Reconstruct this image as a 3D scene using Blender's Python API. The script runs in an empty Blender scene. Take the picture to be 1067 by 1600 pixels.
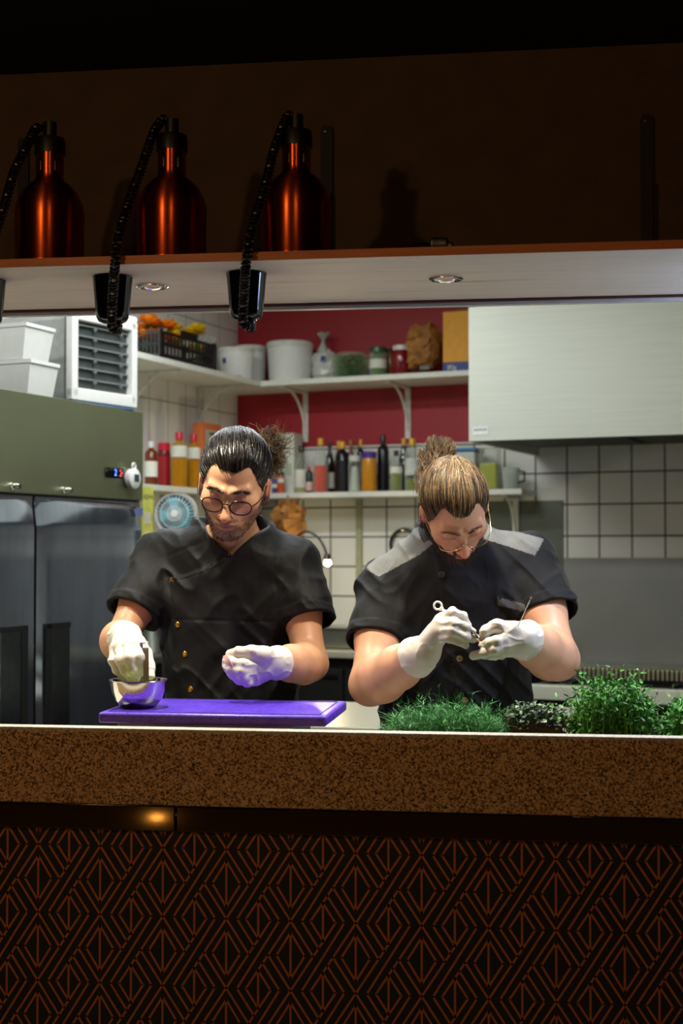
import bpy, bmesh, math, random
import numpy as np
from math import sin, cos, pi, radians, sqrt, atan2
from mathutils import Matrix, Vector
random.seed(7)
COL = bpy.context.scene.collection

# ------------------------------------------------------------------ frames
# world: Y runs through the serving hatch into the kitchen; camera stands at the origin of x, y
F = 2200.; PSI = radians(7.7); PHI = radians(1.56); CZ = 1.41
fh = (-sin(PSI), cos(PSI)); RX = (cos(PSI), sin(PSI))
fw = (fh[0]*cos(PHI), fh[1]*cos(PHI), sin(PHI)); up = (-fh[0]*sin(PHI), -fh[1]*sin(PHI), cos(PHI))
def ray(u, v):
    x = (u-533.5)/F; y = (800-v)/F
    return (fw[0]+x*RX[0]+y*up[0], fw[1]+x*RX[1]+y*up[1], fw[2]+y*up[2])
def pt(r, t): return Vector((r[0]*t, r[1]*t, CZ+r[2]*t))
def atY(u, v, Y): r = ray(u, v); return pt(r, Y/r[1])
# the kitchen stands at 16 degrees to the hatch: a runs along its back wall, b from that wall towards the hatch
BETA = radians(16.); kr = (cos(BETA), -sin(BETA)); kd = (sin(BETA), cos(BETA)); KO = (-1.535, 7.26)
def K(a, b, z=0): return Vector((KO[0]+a*kr[0]-b*kd[0], KO[1]+a*kr[1]-b*kd[1], z))
def toK(p):
    x = p[0]-KO[0]; y = p[1]-KO[1]
    return (x*kr[0]+y*kr[1], -(x*kd[0]+y*kd[1]), p[2])
def atB(u, v, b):
    r = ray(u, v); o = (KO[0]-b*kd[0], KO[1]-b*kd[1]); return toK(pt(r, (o[0]*kd[0]+o[1]*kd[1])/(r[0]*kd[0]+r[1]*kd[1])))
def atA(u, v, a):
    r = ray(u, v); o = (KO[0]+a*kr[0], KO[1]+a*kr[1]); return toK(pt(r, (o[0]*kr[0]+o[1]*kr[1])/(r[0]*kr[0]+r[1]*kr[1])))

# ------------------------------------------------------------------ materials
def lin(c):
    if isinstance(c, str): c = tuple(int(c[i:i+2], 16)/255 for i in (0, 2, 4))
    return tuple((x/12.92 if x <= .04045 else ((x+.055)/1.055)**2.4) for x in c[:3])
class NT:
    def __init__(s, name):
        s.m = bpy.data.materials.new(name); s.m.use_nodes = True
        s.t = s.m.node_tree; s.t.nodes.clear()
        s.out = s.n('ShaderNodeOutputMaterial')
    def n(s, t, **k):
        x = s.t.nodes.new(t)
        for a, b in k.items():
            if a.startswith('i_'): x.inputs[int(a[2:])].default_value = b
            else: setattr(x, a, b)
        return x
    def l(s, a, b): s.t.links.new(a, b)
    def ramp(s, fac, stops, interp='LINEAR'):
        r = s.n('ShaderNodeValToRGB'); r.color_ramp.interpolation = interp
        e = r.color_ramp.elements
        while len(e) < len(stops): e.new(.5)
        for q, (p, c) in zip(e, stops): q.position = p; q.color = (*c, 1)
        s.l(fac, r.inputs[0]); return r.outputs[0]
    def coord(s, scale=(1, 1, 1), kind='Object', rot=(0, 0, 0)):
        c = s.n('ShaderNodeTexCoord'); m = s.n('ShaderNodeMapping')
        m.inputs['Scale'].default_value = scale; m.inputs['Rotation'].default_value = rot
        s.l(c.outputs[kind], m.inputs[0]); return m.outputs[0]
    def noise(s, vec, scale, detail=3, rough=.5):
        n = s.n('ShaderNodeTexNoise'); n.inputs['Scale'].default_value = scale
        n.inputs['Detail'].default_value = detail; n.inputs['Roughness'].default_value = rough
        s.l(vec, n.inputs['Vector']); return n.outputs[0]
    def math(s, op, a, b=None, clamp=False):
        n = s.n('ShaderNodeMath', operation=op, use_clamp=clamp)
        for i, x in enumerate((a, b)):
            if x is None: continue
            if isinstance(x, (int, float)): n.inputs[i].default_value = x
            else: s.l(x, n.inputs[i])
        return n.outputs[0]
    def mix(s, fac, a, b):
        n = s.n('ShaderNodeMix', data_type='RGBA')
        for i, x in ((0, fac), (6, a), (7, b)):
            if isinstance(x, (int, float)): n.inputs[i].default_value = x
            elif isinstance(x, tuple): n.inputs[i].default_value = (*x, 1)
            else: s.l(x, n.inputs[i])
        return n.outputs[2]
    def bump(s, h, strength, dist=.002):
        b = s.n('ShaderNodeBump'); b.inputs['Strength'].default_value = strength
        b.inputs['Distance'].default_value = dist; s.l(h, b.inputs['Height']); return b.outputs[0]
    def bsdf(s, col=None, rough=.5, metal=0., normal=None, **k):
        b = s.n('ShaderNodeBsdfPrincipled')
        if col is not None:
            if isinstance(col, tuple): b.inputs['Base Color'].default_value = (*col, 1)
            else: s.l(col, b.inputs['Base Color'])
        if isinstance(rough, (int, float)): b.inputs['Roughness'].default_value = rough
        else: s.l(rough, b.inputs['Roughness'])
        b.inputs['Metallic'].default_value = metal
        if normal is not None: s.l(normal, b.inputs['Normal'])
        for a, v in k.items():
            i = b.inputs[a.replace('_', ' ')]
            if hasattr(v, 'is_linked'): s.l(v, i)
            else: i.default_value = v
        s.l(b.outputs[0], s.out.inputs[0]); s.b = b; return b
MATS = {}
def mat(name, col, rough=.5, metal=0., var=.12, scale=30, bump=0., dist=.002, stretch=(1, 1, 1), **k):
    if name in MATS: return MATS[name]
    t = NT(name); c = lin(col); v = t.coord(stretch); n = t.noise(v, scale, 4)
    col_ = t.ramp(n, [(.3, tuple(x*(1-var) for x in c)), (.7, tuple(min(1, x*(1+var)) for x in c))])
    t.bsdf(col_, rough, metal, t.bump(n, bump, dist) if bump else None, **k)
    MATS[name] = t.m; return t.m
def emis(name, col, st):
    t = NT(name); e = t.n('ShaderNodeEmission'); e.inputs[0].default_value = (*lin(col), 1); e.inputs[1].default_value = st
    t.l(e.outputs[0], t.out.inputs[0]); return t.m
def glassy(name, col, alpha=.35, rough=.06, blend=.2):
    if name in MATS: return MATS[name]
    t = NT(name); b = t.n('ShaderNodeBsdfPrincipled'); b.inputs['Base Color'].default_value = (*lin(col), 1); b.inputs['Roughness'].default_value = rough
    tr = t.n('ShaderNodeBsdfTransparent'); tr.inputs[0].default_value = (*[.6+.4*x for x in lin(col)], 1)
    f = t.n('ShaderNodeLayerWeight'); f.inputs[0].default_value = blend
    fac = t.math('ADD', f.outputs[1], alpha, True); mx = t.n('ShaderNodeMixShader')
    t.l(fac, mx.inputs[0]); t.l(tr.outputs[0], mx.inputs[1]); t.l(b.outputs[0], mx.inputs[2]); t.l(mx.outputs[0], t.out.inputs[0])
    MATS[name] = t.m; return t.m
def tile_mat(name, size, off, col='dedcd0', grout='6d6a58', mortar=.02, shade=.05):
    # x along the wall, z up, in the wall's own coordinates
    t = NT(name); c = t.n('ShaderNodeTexCoord'); sp = t.n('ShaderNodeSeparateXYZ'); t.l(c.outputs['Object'], sp.inputs[0])
    cb = t.n('ShaderNodeCombineXYZ'); t.l(t.math('ADD', sp.outputs[0], off[0]), cb.inputs[0]); t.l(t.math('ADD', sp.outputs[2], off[1]), cb.inputs[1])
    b = t.n('ShaderNodeTexBrick', offset=0., squash=1.); t.l(cb.outputs[0], b.inputs['Vector'])
    b.inputs['Scale'].default_value = 1.; b.inputs['Brick Width'].default_value = size[0]; b.inputs['Row Height'].default_value = size[1]
    b.inputs['Mortar Size'].default_value = mortar*size[0]; b.inputs['Mortar Smooth'].default_value = .1; b.inputs['Bias'].default_value = 0
    l = lin(col); b.inputs['Color1'].default_value = (*l, 1); b.inputs['Color2'].default_value = (*[x*(1-shade) for x in l], 1); b.inputs['Mortar'].default_value = (*lin(grout), 1)
    n = t.noise(c.outputs['Object'], 9, 4)
    r = t.math('ADD', t.math('MULTIPLY', b.outputs['Fac'], .5), .18)
    inv = t.math('SUBTRACT', 1., b.outputs['Fac'])
    t.bsdf(t.mix(t.math('MULTIPLY', n, .14), b.outputs['Color'], tuple(x*.72 for x in l)), r, 0, t.bump(inv, .6, .002)); return t.m

# ------------------------------------------------------------------ mesh builder
class MB:
    def __init__(s): s.V = []; s.Fc = []; s.Mi = []; s.bv = False
    def add(s, V, Fs, m=0, M=None):
        o = len(s.V)
        s.V += [tuple(M @ Vector(v)) for v in V] if M is not None else [tuple(v) for v in V]
        s.Fc += [tuple(i+o for i in f) for f in Fs]; s.Mi += [m]*len(Fs); return s
    def box(s, c, d, bev=0., m=0, M=None, seg=2):
        x, y, z = (k/2 for k in d)
        if bev <= 0:
            V = [(c[0]+i*x, c[1]+j*y, c[2]+k*z) for i in (-1, 1) for j in (-1, 1) for k in (-1, 1)]
            return s.add(V, [(0, 1, 3, 2), (4, 6, 7, 5), (0, 4, 5, 1), (2, 3, 7, 6), (0, 2, 6, 4), (1, 5, 7, 3)], m, M)
        s.bv = True; bm = bmesh.new(); bmesh.ops.create_cube(bm, size=1)
        for v in bm.verts: v.co = Vector((v.co.x*d[0]+c[0], v.co.y*d[1]+c[1], v.co.z*d[2]+c[2]))
        bmesh.ops.bevel(bm, geom=bm.edges[:], offset=min(bev, .49*min(d)), segments=seg, affect='EDGES', profile=.5)
        bm.verts.index_update(); s.add([v.co[:] for v in bm.verts], [[v.index for v in f.verts] for f in bm.faces], m, M); bm.free(); return s
    def lathe(s, prof, n=28, c=(0, 0, 0), m=0, M=None, sx=1., sy=1.):
        V = []; Fs = []; idx = []
        for r, z in prof:
            if r <= 1e-6: idx.append([len(V)]); V.append((c[0], c[1], c[2]+z))
            else:
                idx.append(list(range(len(V), len(V)+n)))
                V += [(c[0]+sx*r*cos(2*pi*i/n), c[1]+sy*r*sin(2*pi*i/n), c[2]+z) for i in range(n)]
        for p, q in zip(idx, idx[1:]):
            for i in range(n):
                j = (i+1) % n
                if len(p) == 1 and len(q) == 1: break
                if len(p) == 1: Fs.append((p[0], q[j], q[i]))
                elif len(q) == 1: Fs.append((p[i], p[j], q[0]))
                else: Fs.append((p[i], p[j], q[j], q[i]))
        return s.add(V, Fs, m, M)
    def tube(s, pts, r, n=8, m=0, M=None, cap=True, closed=False):
        P = [Vector(p) for p in pts]; N = len(P); R = r if isinstance(r, (list, tuple)) else [r]*N
        V = []; Fs = []; up_ = None
        for i, p in enumerate(P):
            if closed: t = P[(i+1) % N]-P[i-1]
            else: t = P[min(i+1, N-1)]-P[max(i-1, 0)]
            t.normalize()
            if up_ is None: up_ = t.orthogonal().normalized()
            up_ = (up_-t*up_.dot(t)); up_ = up_.normalized() if up_.length > 1e-6 else t.orthogonal().normalized()
            b = t.cross(up_)
            V += [p+(up_*cos(2*pi*k/n)+b*sin(2*pi*k/n))*R[i] for k in range(n)]
        for i in range(N if closed else N-1):
            a = i*n; b_ = ((i+1) % N)*n
            for k in range(n): j = (k+1) % n; Fs.append((a+k, a+j, b_+j, b_+k))
        if cap and not closed: Fs += [tuple(range(n-1, -1, -1)), tuple((N-1)*n+k for k in range(n))]
        return s.add(V, Fs, m, M)
    def prism(s, poly, h, m=0, M=None):     # polygon in xy, extruded along z from 0 to h
        n = len(poly); V = [(x, y, 0) for x, y in poly]+[(x, y, h) for x, y in poly]
        return s.add(V, [tuple(range(n-1, -1, -1)), tuple(range(n, 2*n))]+[(i, (i+1) % n, n+(i+1) % n, n+i) for i in range(n)], m, M)
    def ball(s, c, r, n=14, m=0, M=None):
        r = r if isinstance(r, (tuple, list)) else (r, r, r); k = n//2+2
        A = [(sin(pi*i/k), -cos(pi*i/k)) for i in range(k+1)]
        b = MB().lathe([(max(0, x) if 0 < i < k else 0, z) for i, (x, z) in enumerate(A)], n)
        return s.add([(c[0]+v[0]*r[0], c[1]+v[1]*r[1], c[2]+v[2]*r[2]) for v in b.V], b.Fc, m, M)
    def build(s, name, mats, parent=None, loc=None, rotz=0., ang=40, rot=None):
        me = bpy.data.meshes.new(name); me.from_pydata(s.V, [], s.Fc)
        for q in (mats if isinstance(mats, (list, tuple)) else [mats]): me.materials.append(q)
        if any(s.Mi): me.polygons.foreach_set('material_index', s.Mi)
        bm = bmesh.new(); bm.from_mesh(me); bmesh.ops.recalc_face_normals(bm, faces=bm.faces[:]); bm.to_mesh(me); bm.free()
        if ang:
            me.polygons.foreach_set('use_smooth', [True]*len(me.polygons)); me.set_sharp_from_angle(angle=radians(ang))
        o = bpy.data.objects.new(name, me); COL.objects.link(o); o.parent = parent
        if s.bv and ang: wn = o.modifiers.new('flat faces', 'WEIGHTED_NORMAL'); wn.keep_sharp = True
        if loc is not None: o.location = loc
        o.rotation_euler = rot if rot else (0, 0, rotz)
        return o
def tag(o, label, cat, group=None):
    o['label'] = label; o['category'] = cat
    if group: o['group'] = group
    return o
def thing(name, label, cat, loc, rotz=0., group=None, rot=None):
    o = bpy.data.objects.new(name, None); o.empty_display_size = .05; COL.objects.link(o)
    o.location = loc; o.rotation_euler = rot if rot else (0, 0, rotz); return tag(o, label, cat, group)
def kthing(name, label, cat, a, b, z, rot=0., group=None): return thing(name, label, cat, K(a, b, z), -BETA+rot, group)
def struct(mb, name, m, loc=(0, 0, 0), rotz=0., ang=40):
    o = mb.build(name, m, None, loc, rotz, ang); o['kind'] = 'structure'; return o
def text_mb(body, size, depth=.0004):
    cu = bpy.data.curves.new('t', 'FONT'); cu.body = body; cu.size = size; cu.align_x = 'CENTER'; cu.align_y = 'CENTER'; cu.extrude = depth/2
    o = bpy.data.objects.new('t', cu); COL.objects.link(o); dg = bpy.context.evaluated_depsgraph_get(); dg.update()
    me = bpy.data.meshes.new_from_object(o.evaluated_get(dg)); mb = MB()
    mb.add([v.co[:] for v in me.vertices], [tuple(p.vertices) for p in me.polygons])
    bpy.data.objects.remove(o); bpy.data.curves.remove(cu); bpy.data.meshes.remove(me); return mb
def RM(x=0, y=0, z=0, t=(0, 0, 0)): return Matrix.Translation(t) @ Matrix.Rotation(radians(z), 4, 'Z') @ Matrix.Rotation(radians(y), 4, 'Y') @ Matrix.Rotation(radians(x), 4, 'X')
UPR = RM(x=90)          # stands an xy drawing upright, facing -y

# ------------------------------------------------------------------ camera
sc = bpy.context.scene
cam = bpy.data.cameras.new('camera'); camo = bpy.data.objects.new('camera', cam); COL.objects.link(camo); sc.camera = camo
camo.location = (0, 0, CZ); camo.rotation_euler = (pi/2+PHI, 0, PSI)
cam.sensor_fit = 'VERTICAL'; cam.sensor_height = 36; cam.sensor_width = 24; cam.lens = F/1600*36; cam.clip_start = .05
cam.dof.use_dof = True; cam.dof.focus_distance = 3.1; cam.dof.aperture_fstop = 4.
sc.view_settings.view_transform = 'Standard'; sc.view_settings.look = 'None'; sc.view_settings.exposure = .3
sc.cycles.use_denoising = True; sc.cycles.use_adaptive_sampling = True; sc.cycles.adaptive_threshold = .02; sc.cycles.sample_clamp_indirect = 4.; sc.cycles.max_bounces = 8; sc.cycles.caustics_reflective = False; sc.cycles.caustics_refractive = False
w = bpy.data.worlds.new('world'); sc.world = w; w.use_nodes = True
w.node_tree.nodes['Background'].inputs[0].default_value = (1, .75, .5, 1); w.node_tree.nodes['Background'].inputs[1].default_value = .004
# ------------------------------------------------------------------ shared materials
STEEL = mat('brushed steel', 'b8b8b0', .32, 1., .08, 4, .05, stretch=(1, 1, 60))
STEELD = mat('dull steel', '8a8c86', .4, 1., .1, 6)
CHROME = mat('chrome', 'd8d8d8', .12, 1., .02)
BLACK = mat('black plastic', '0c0c0d', .35, 0, .2)
BLACKG = mat('black gloss', '070709', .12, 0, .1)
WHITEP = mat('white plastic', 'e4e4de', .4, 0, .03)
SHELFW = mat('white shelf board', 'dcdcd0', .45, 0, .04)
RUBBER = mat('dark rubber', '151515', .7)
WOODU = None
def wood(name, c1, c2, c3, rough=.5):
    t = NT(name); v = t.coord((1.2, 14, 14)); n = t.noise(v, 2.2, 6, .62); n2 = t.noise(t.coord((.8, 26, 26)), 1.6, 3, .5)
    c = t.ramp(n, [(.28, lin(c3)), (.4, lin(c1)), (.62, lin(c2)), (.8, lin(c1))]); c = t.mix(t.math('MULTIPLY', t.ramp(n2, [(.66, (0, 0, 0)), (.75, (1, 1, 1))]), .35), c, lin(c3))
    t.bsdf(c, rough, 0, t.bump(n, .1)); return t.m
WOODU = wood('pale shelf wood', 'e6dfcc', 'ece6d6', 'c4b190'); WOODE = mat('orange shelf edge', 'b0602a', .5, 0, .15, 8, stretch=(1, 10, 10))

# ------------------------------------------------------------------ setting
t = NT('brown plaster'); n = t.noise(t.coord(), 14, 5); t.bsdf(t.ramp(n, [(.3, lin('3e2c18')), (.7, lin('4a3620'))]), .8, 0, t.bump(n, .15)); PLASTER = t.m
DARK = mat('black ceiling paint', '0b0a0a', .9); FLOORM = tile_mat('floor tile', (.3, .3), (0, 0), '6e6a62', '3c3a36', .012)
struct(MB().box((0, 3, -.05), (9, 13, .1)), 'floor', mat('grey floor', '5c5850', .5, 0, .15, 5))
struct(MB().box((0, -.65, 2.6), (7, 7.7, .1)), 'ceiling', DARK)
hb = MB().box((-.2, 3.26, 2.32), (5.2, .1, .67)).box((-3.1, 3.26, 1.3), (.6, .1, 2.7)).box((2.5, 3.26, 1.3), (.6, .1, 2.7))
struct(hb, 'wall_front', PLASTER)
RED = mat('red wall paint', '9e1220', .55, 0, .06, 40, .1)
TILE = tile_mat('square wall tiles', (.154, .15), (.078, .022), 'ecebe2', '34342a', .028); TILEL = tile_mat('tall wall tiles', (.171, .436), (-.027, .057), 'e8e8e0', '7c7a6c', .016)
def kstruct(mb, name, m, rot=0.): return struct(mb, name, m, K(0, 0, 0), -BETA+rot)
kstruct(MB().box((1.7, .05, .97), (3.6, .1, 1.94)).box((1.7, .05, 2.4), (3.6, .1, .92), m=1), 'wall_back', [TILE, RED])
kstruct(MB().box((2.2, -.05, 1.43), (4.6, .1, 2.86)), 'wall_left', TILEL, -pi/2)
kstruct(MB().box((3.45, -1.7, 1.43), (.1, 3.5, 2.86)), 'wall_right', mat('pale wall paint', 'd8d6c8', .6))
kstruct(MB().box((1.7, -2., 2.9), (3.6, 4.1, .08)), 'ceiling_kitchen', mat('white ceiling', 'e2e0d6', .8))

# ------------------------------------------------------------------ bar front
t = NT('speckled granite'); c = t.coord(); v = t.n('ShaderNodeTexVoronoi'); v.inputs['Scale'].default_value = 320; t.l(c, v.inputs['Vector'])
n = t.noise(c, 150, 5, .7); n3 = t.noise(c, 380, 2, .6); s_ = t.n('ShaderNodeSeparateColor'); t.l(v.outputs['Color'], s_.inputs[0])
f = t.math('ADD', t.math('MULTIPLY', s_.outputs[0], .38), t.math('ADD', t.math('MULTIPLY', n, .5), t.math('MULTIPLY', n3, .25)))
t.bsdf(t.ramp(f, [(.37, lin('21180f')), (.47, lin('7a5834')), (.58, lin('b88a54')), (.72, lin('d0ac80'))]), .45, 0, t.bump(f, .12)); GRAN = t.m
t = NT('spotlit ledge tone'); n = t.noise(t.coord(), 160, 4, .7); t.bsdf(t.ramp(n, [(.3, lin('807a6c')), (.6, lin('bcb8ac'))]), .5, 0); LEDGE = t.m  # granite top with the spotlights' brightness painted in as a paler colour
BRASS = mat('dark brass', '5c4420', .09, .75, .04, 40, .6, .000018, stretch=(.01, 1, 30))
PANEL = mat('black panel', '0b0b0a', .6, 0, .2); ORANGE = mat('orange line paint', 'b0622c', .6, 0, .12, 60)
bar = thing('bar_counter', 'bar counter with granite edge, brass strip and black panel of orange diamond lines', 'counter', (0, 2.72, 0))
X0, X1 = -2.7, 2.2; XC, XW = (X0+X1)/2, X1-X0
MB().box((XC, .02, .979), (XW, .04, .146), .004).build('granite_front', GRAN, bar)
MB().box((XC, .0195, 1.0535), (XW, .036, .007), .002).build('ledge_top', LEDGE, bar)
MB().box((-1.7, .02, .879), (2.0-.004, .02, .05), .002).box((.75, .02, .879), (2.9-.004, .02, .05), .002).build('brass_strip', BRASS, bar)
MB().box((XC, .05, .44), (XW, .04, .88)).build('inner_wall', PANEL, bar)
PXX, PZZ, xo, zo = .1285, .1355, -.985, .820      # one repeat of the drawing
pm = MB().box((XC, .025, .43), (XW, .01, .86))
def seg(x0, z0, x1, z1, wd=.0042):
    d = Vector((x1-x0, z1-z0)); L = d.length; d /= L; nx, nz = -d.y*wd/2, d.x*wd/2; e = wd*.45
    x0 -= d.x*e; z0 -= d.y*e; x1 += d.x*e; z1 += d.y*e
    if max(z0, z1) > .862: return
    pm.add([(x0+nx, .0195, z0+nz), (x1+nx, .0195, z1+nz), (x1-nx, .0195, z1-nz), (x0-nx, .0195, z0-nz)], [(0, 1, 2, 3)], 1)
U, W_ = PXX/297., PZZ/313.
def ln(i, k, *p):
    q = [(xo+(i*297+x)*U, zo-(k*313+y)*W_) for x, y in p]
    for a, b in zip(q, q[1:]):
        n_ = 3 if max(a[1], b[1]) > .857 > min(a[1], b[1]) else 1
        if n_ == 3: f_ = (.857-min(a[1], b[1]))/abs(a[1]-b[1]); lo, hi = (a, b) if a[1] < b[1] else (b, a); b = (lo[0]+(hi[0]-lo[0])*f_*.97, lo[1]+(hi[1]-lo[1])*f_*.97); a = lo
        seg(*a, *b)
for i in range(-14, 21):
    for k in range(-1, 8):
        ln(i, k, (0, 52), (65, 156), (0, 260), (-65, 156), (0, 52)); ln(i, k, (0, 52), (0, 260))       # free diamond with its upright
        ln(i, k, (-205, 310), (0, 0), (205, -310))                                     # rising line through the crossings
        ln(i, k, (-104, -156), (0, 0), (104, 156))                                     # falling line
        ln(i, k, (50, 313), (246, 0)); ln(i, k, (50, 0), (129, 119)); ln(i, k, (246, 0), (167, -119))
        ln(i, k, (92, 0), (149, 86)); ln(i, k, (204, 0), (147, -86)); ln(i, k, (148, -86), (148, 86))
pm.build('patterned_panel', [PANEL, ORANGE], bar, ang=0)

wt = tag(MB().box((-.9, 2.97, .905), (3.2, .36, .03), .004).build('worktop', mat('cream worktop', 'd6d2c6', .35)), 'steel worktop just behind the granite ledge', 'worktop')
bc = thing('base_cabinet', 'steel base cabinet under the worktop behind the bar', 'cabinet', (-.9, 2.96, 0))
MB().box((0, 0, .445), (3.2, .32, .885), .003).build('cabinet_body', STEELD, bc)

# ------------------------------------------------------------------ pass shelf
sh = thing('pass_shelf', 'long wooden pass shelf with orange front edge and pale underside', 'shelf', (0, 2.72, 1.983))
MB().box((-.2, .245, .0075), (5., .486, .0148)).build('shelf_board', WOODU, sh)
MB().box((-.2, .0, .0078), (5., .004, .0165)).build('front_edge', WOODE, sh)
MB().box((-.2, .494, -.0025), (5., .012, .005)).build('back_batten', mat('dark red wood', '4a1c12', .5), sh)
MB().box((-.2, .512, -.0075), (5., .02, .009)).build('white_lip', WHITEP, sh)
BRK = mat('black iron', '050505', .7)
for u, v, lab in ((36, 215, 'black iron shelf bracket behind the first copper lamp'), (510, 195, 'black iron shelf bracket beside the third copper lamp'), (1010, 178, 'black iron shelf bracket standing alone on bare brown wall')):
    p = atY(u, v, 3.2); br = thing('shelf_bracket', lab, 'bracket', (p.x, 3.2, 1.998), group='iron shelf brackets')
    h = p.z-1.998; m = MB().prism([(-.0135, 0), (.0135, 0), (.0135, h-.0135)]+[(.0135*cos(a), h-.0135+.0135*sin(a)) for a in (pi*k/10 for k in range(1, 10))]+[(-.0135, h-.0135)], .008, M=RM(x=90, t=(0, .008, 0)))
    m.box((.008, -.004, h*.3), (.006, .02, h*.6)); m.box((0, -.12, .004), (.027, .25, .006)); m.build('bar', BRK, br)
    for zz in (h-.014, h*.2): MB().lathe([(0, .003), (.0035, .0025), (.0045, 0)], 10, M=RM(x=90, t=(-.002, .0, zz))).build('screw', CHROME, br)
# recessed spotlights in the shelf, two in view and one past each side of the picture
def spotlight(x, lab, col, power):
    s = thing('recessed_spotlight', lab, 'spotlight', (x, 2.95, 1.983), group='recessed shelf spotlights')
    MB().lathe([(.0365, 0), (.0365, -.003), (.033, -.005), (.028, -.002), (.024, .006), (.0235, .012), (.031, .012), (.0365, 0)], 36).build('trim_ring', CHROME, s)
    MB().lathe([(0, .006), (.016, .005), (.0235, .008)], 28).build('lens', emis('spot lens '+str(x), col, 9), s)
    L = bpy.data.lights.new('spot_bulb', 'SPOT'); L.energy = power; L.color = lin(col); L.spot_size = radians(125); L.spot_blend = .7; L.shadow_soft_size = .022
    o = bpy.data.objects.new('spot_bulb', L); COL.objects.link(o); o.parent = s; o.location = (0, 0, -.003)
SPOTP = 46
for x, lab, c in ((-.813, 'chrome recessed spotlight between the two black cord cups', 'fff3dc'), (-.177, 'chrome recessed spotlight in the plain middle of the shelf', 'fff3dc'),
                  (.459, 'cool white recessed spotlight over the tall pea shoots', 'dfe6ff'), (-1.449, 'chrome recessed spotlight past the third cord cup', 'fff3dc')):
    spotlight(x, lab, c, SPOTP*(1.1 if .4 < x < .5 else 1))

# ------------------------------------------------------------------ copper heat lamps
t = NT('brushed copper'); n = t.noise(t.coord((1, 1, .02)), 60, 3); tn = t.n('ShaderNodeTangent', direction_type='RADIAL', axis='Z'); b = t.bsdf(t.ramp(n, [(.3, lin('b8481c')), (.7, lin('d0602a'))]), .3, 1., Anisotropic=.85, Anisotropic_Rotation=.25); t.l(tn.outputs[0], b.inputs['Tangent']); COPPER = t.m
CORDM = mat('black cord rubber', '0b0b0c', .3)
def coil(path, rad=.0078, wire=.0031, pitch=.0088):
    P = [Vector(p) for p in path]; S = [P[0]]
    for a, b in zip(P, P[1:]): S += [a.lerp(b, k/12) for k in range(1, 13)]
    for _ in range(6): S = [S[0]]+[(S[i-1]+S[i]*2+S[i+1])/4 for i in range(1, len(S)-1)]+[S[-1]]
    L = [0.]
    for a, b in zip(S, S[1:]): L.append(L[-1]+(b-a).length)
    N = int(L[-1]/pitch*11); out = []; j = 0; u_ = None
    for i in range(N+1):
        d = L[-1]*i/N
        while j < len(L)-2 and L[j+1] < d: j += 1
        f_ = (d-L[j])/max(1e-9, L[j+1]-L[j]); p = S[j].lerp(S[j+1], f_); tg = (S[min(j+2, len(S)-1)]-S[max(j-1, 0)]).normalized()
        u_ = tg.orthogonal().normalized() if u_ is None else (u_-tg*u_.dot(tg)).normalized()
        an = 2*pi*d/pitch; e = min(1, i/12, (N-i)/12)
        out.append(p+(u_*cos(an)+tg.cross(u_)*sin(an))*rad*e)
    return MB().tube(out, wire, 6)
def heat_lamp(uc, vtop, vbot, wpx, lab, cord):
    base = atY(uc, vbot, 2.797); k = 801/2.797*2.72/801*1.0; r = wpx/2/790; z0 = 1.9993
    H = atY(uc, vtop, 2.797).z-z0
    l = thing('heat_lamp', lab, 'lamp', (base.x, 2.797, z0), group='copper heat lamps on the shelf'); s = H/.262
    MB().lathe([(r-.003, .002), (r, 0), (r, .004), (r-.0015, .006), (r-.001, .085*s), (r*.985, .1*s), (r*.93, .115*s), (r*.8, .133*s), (r*.62, .146*s), (r*.46, .153*s), (r*.41, .158*s), (r*.405, .165*s), (r*.405, .203*s), (0, .203*s)], 48).build('copper_shade', COPPER, l)
    MB().lathe([(r*.39, .203*s), (r*.445, .203*s), (r*.445, .226*s), (r*.42, .232*s), (0, .234*s)], 32).lathe([(r*.2, .23*s), (r*.19, .262*s), (0, .262*s)], 18).build('black_cap', BLACK, l)
    for a in (-20, 40): MB().box((r*.405*cos(radians(a-90)), r*.405*sin(radians(a-90)), .178*s), (.004, .003, .02), .001).build('vent_slot', BLACK, l)
    o = coil(cord).build('coiled_cord', CORDM, l); o.matrix_parent_inverse = Matrix.Translation(l.location).inverted()
    return l
def cpath(px): return [atY(*p) for p in px]
heat_lamp(77, 192, 400, 114, 'copper heat lamp at the shelf end where a cord leaves the picture', cpath([(66, 196, 2.797), (55, 202, 2.78), (40, 232, 2.76), (21, 270, 2.74), (6, 325, 2.72), (-12, 380, 2.698), (-18, 410, 2.70), (-26, 460, 2.765), (-28, 508, 2.80), (-16, 512, 2.835), (-12, 495, 2.848)]))
heat_lamp(268, 187, 396, 114, 'middle copper heat lamp, above the first whole black cup', cpath([(264, 190, 2.797), (254, 186, 2.79), (241, 204, 2.77), (220, 265, 2.75), (202, 313, 2.735), (184, 373, 2.70), (180, 409, 2.70), (176, 463, 2.77), (174, 512, 2.805), (184, 516, 2.835), (184, 500, 2.845)]))
heat_lamp(463, 180, 392, 114, 'copper heat lamp with a black bracket beside its dome', cpath([(461, 183, 2.797), (450, 180, 2.79), (440, 202, 2.77), (428, 234, 2.755), (414, 292, 2.74), (396, 349, 2.72), (387, 391, 2.70), (384, 415, 2.70), (381, 463, 2.77), (379, 506, 2.805), (390, 510, 2.835), (391, 495, 2.845)]))
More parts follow.
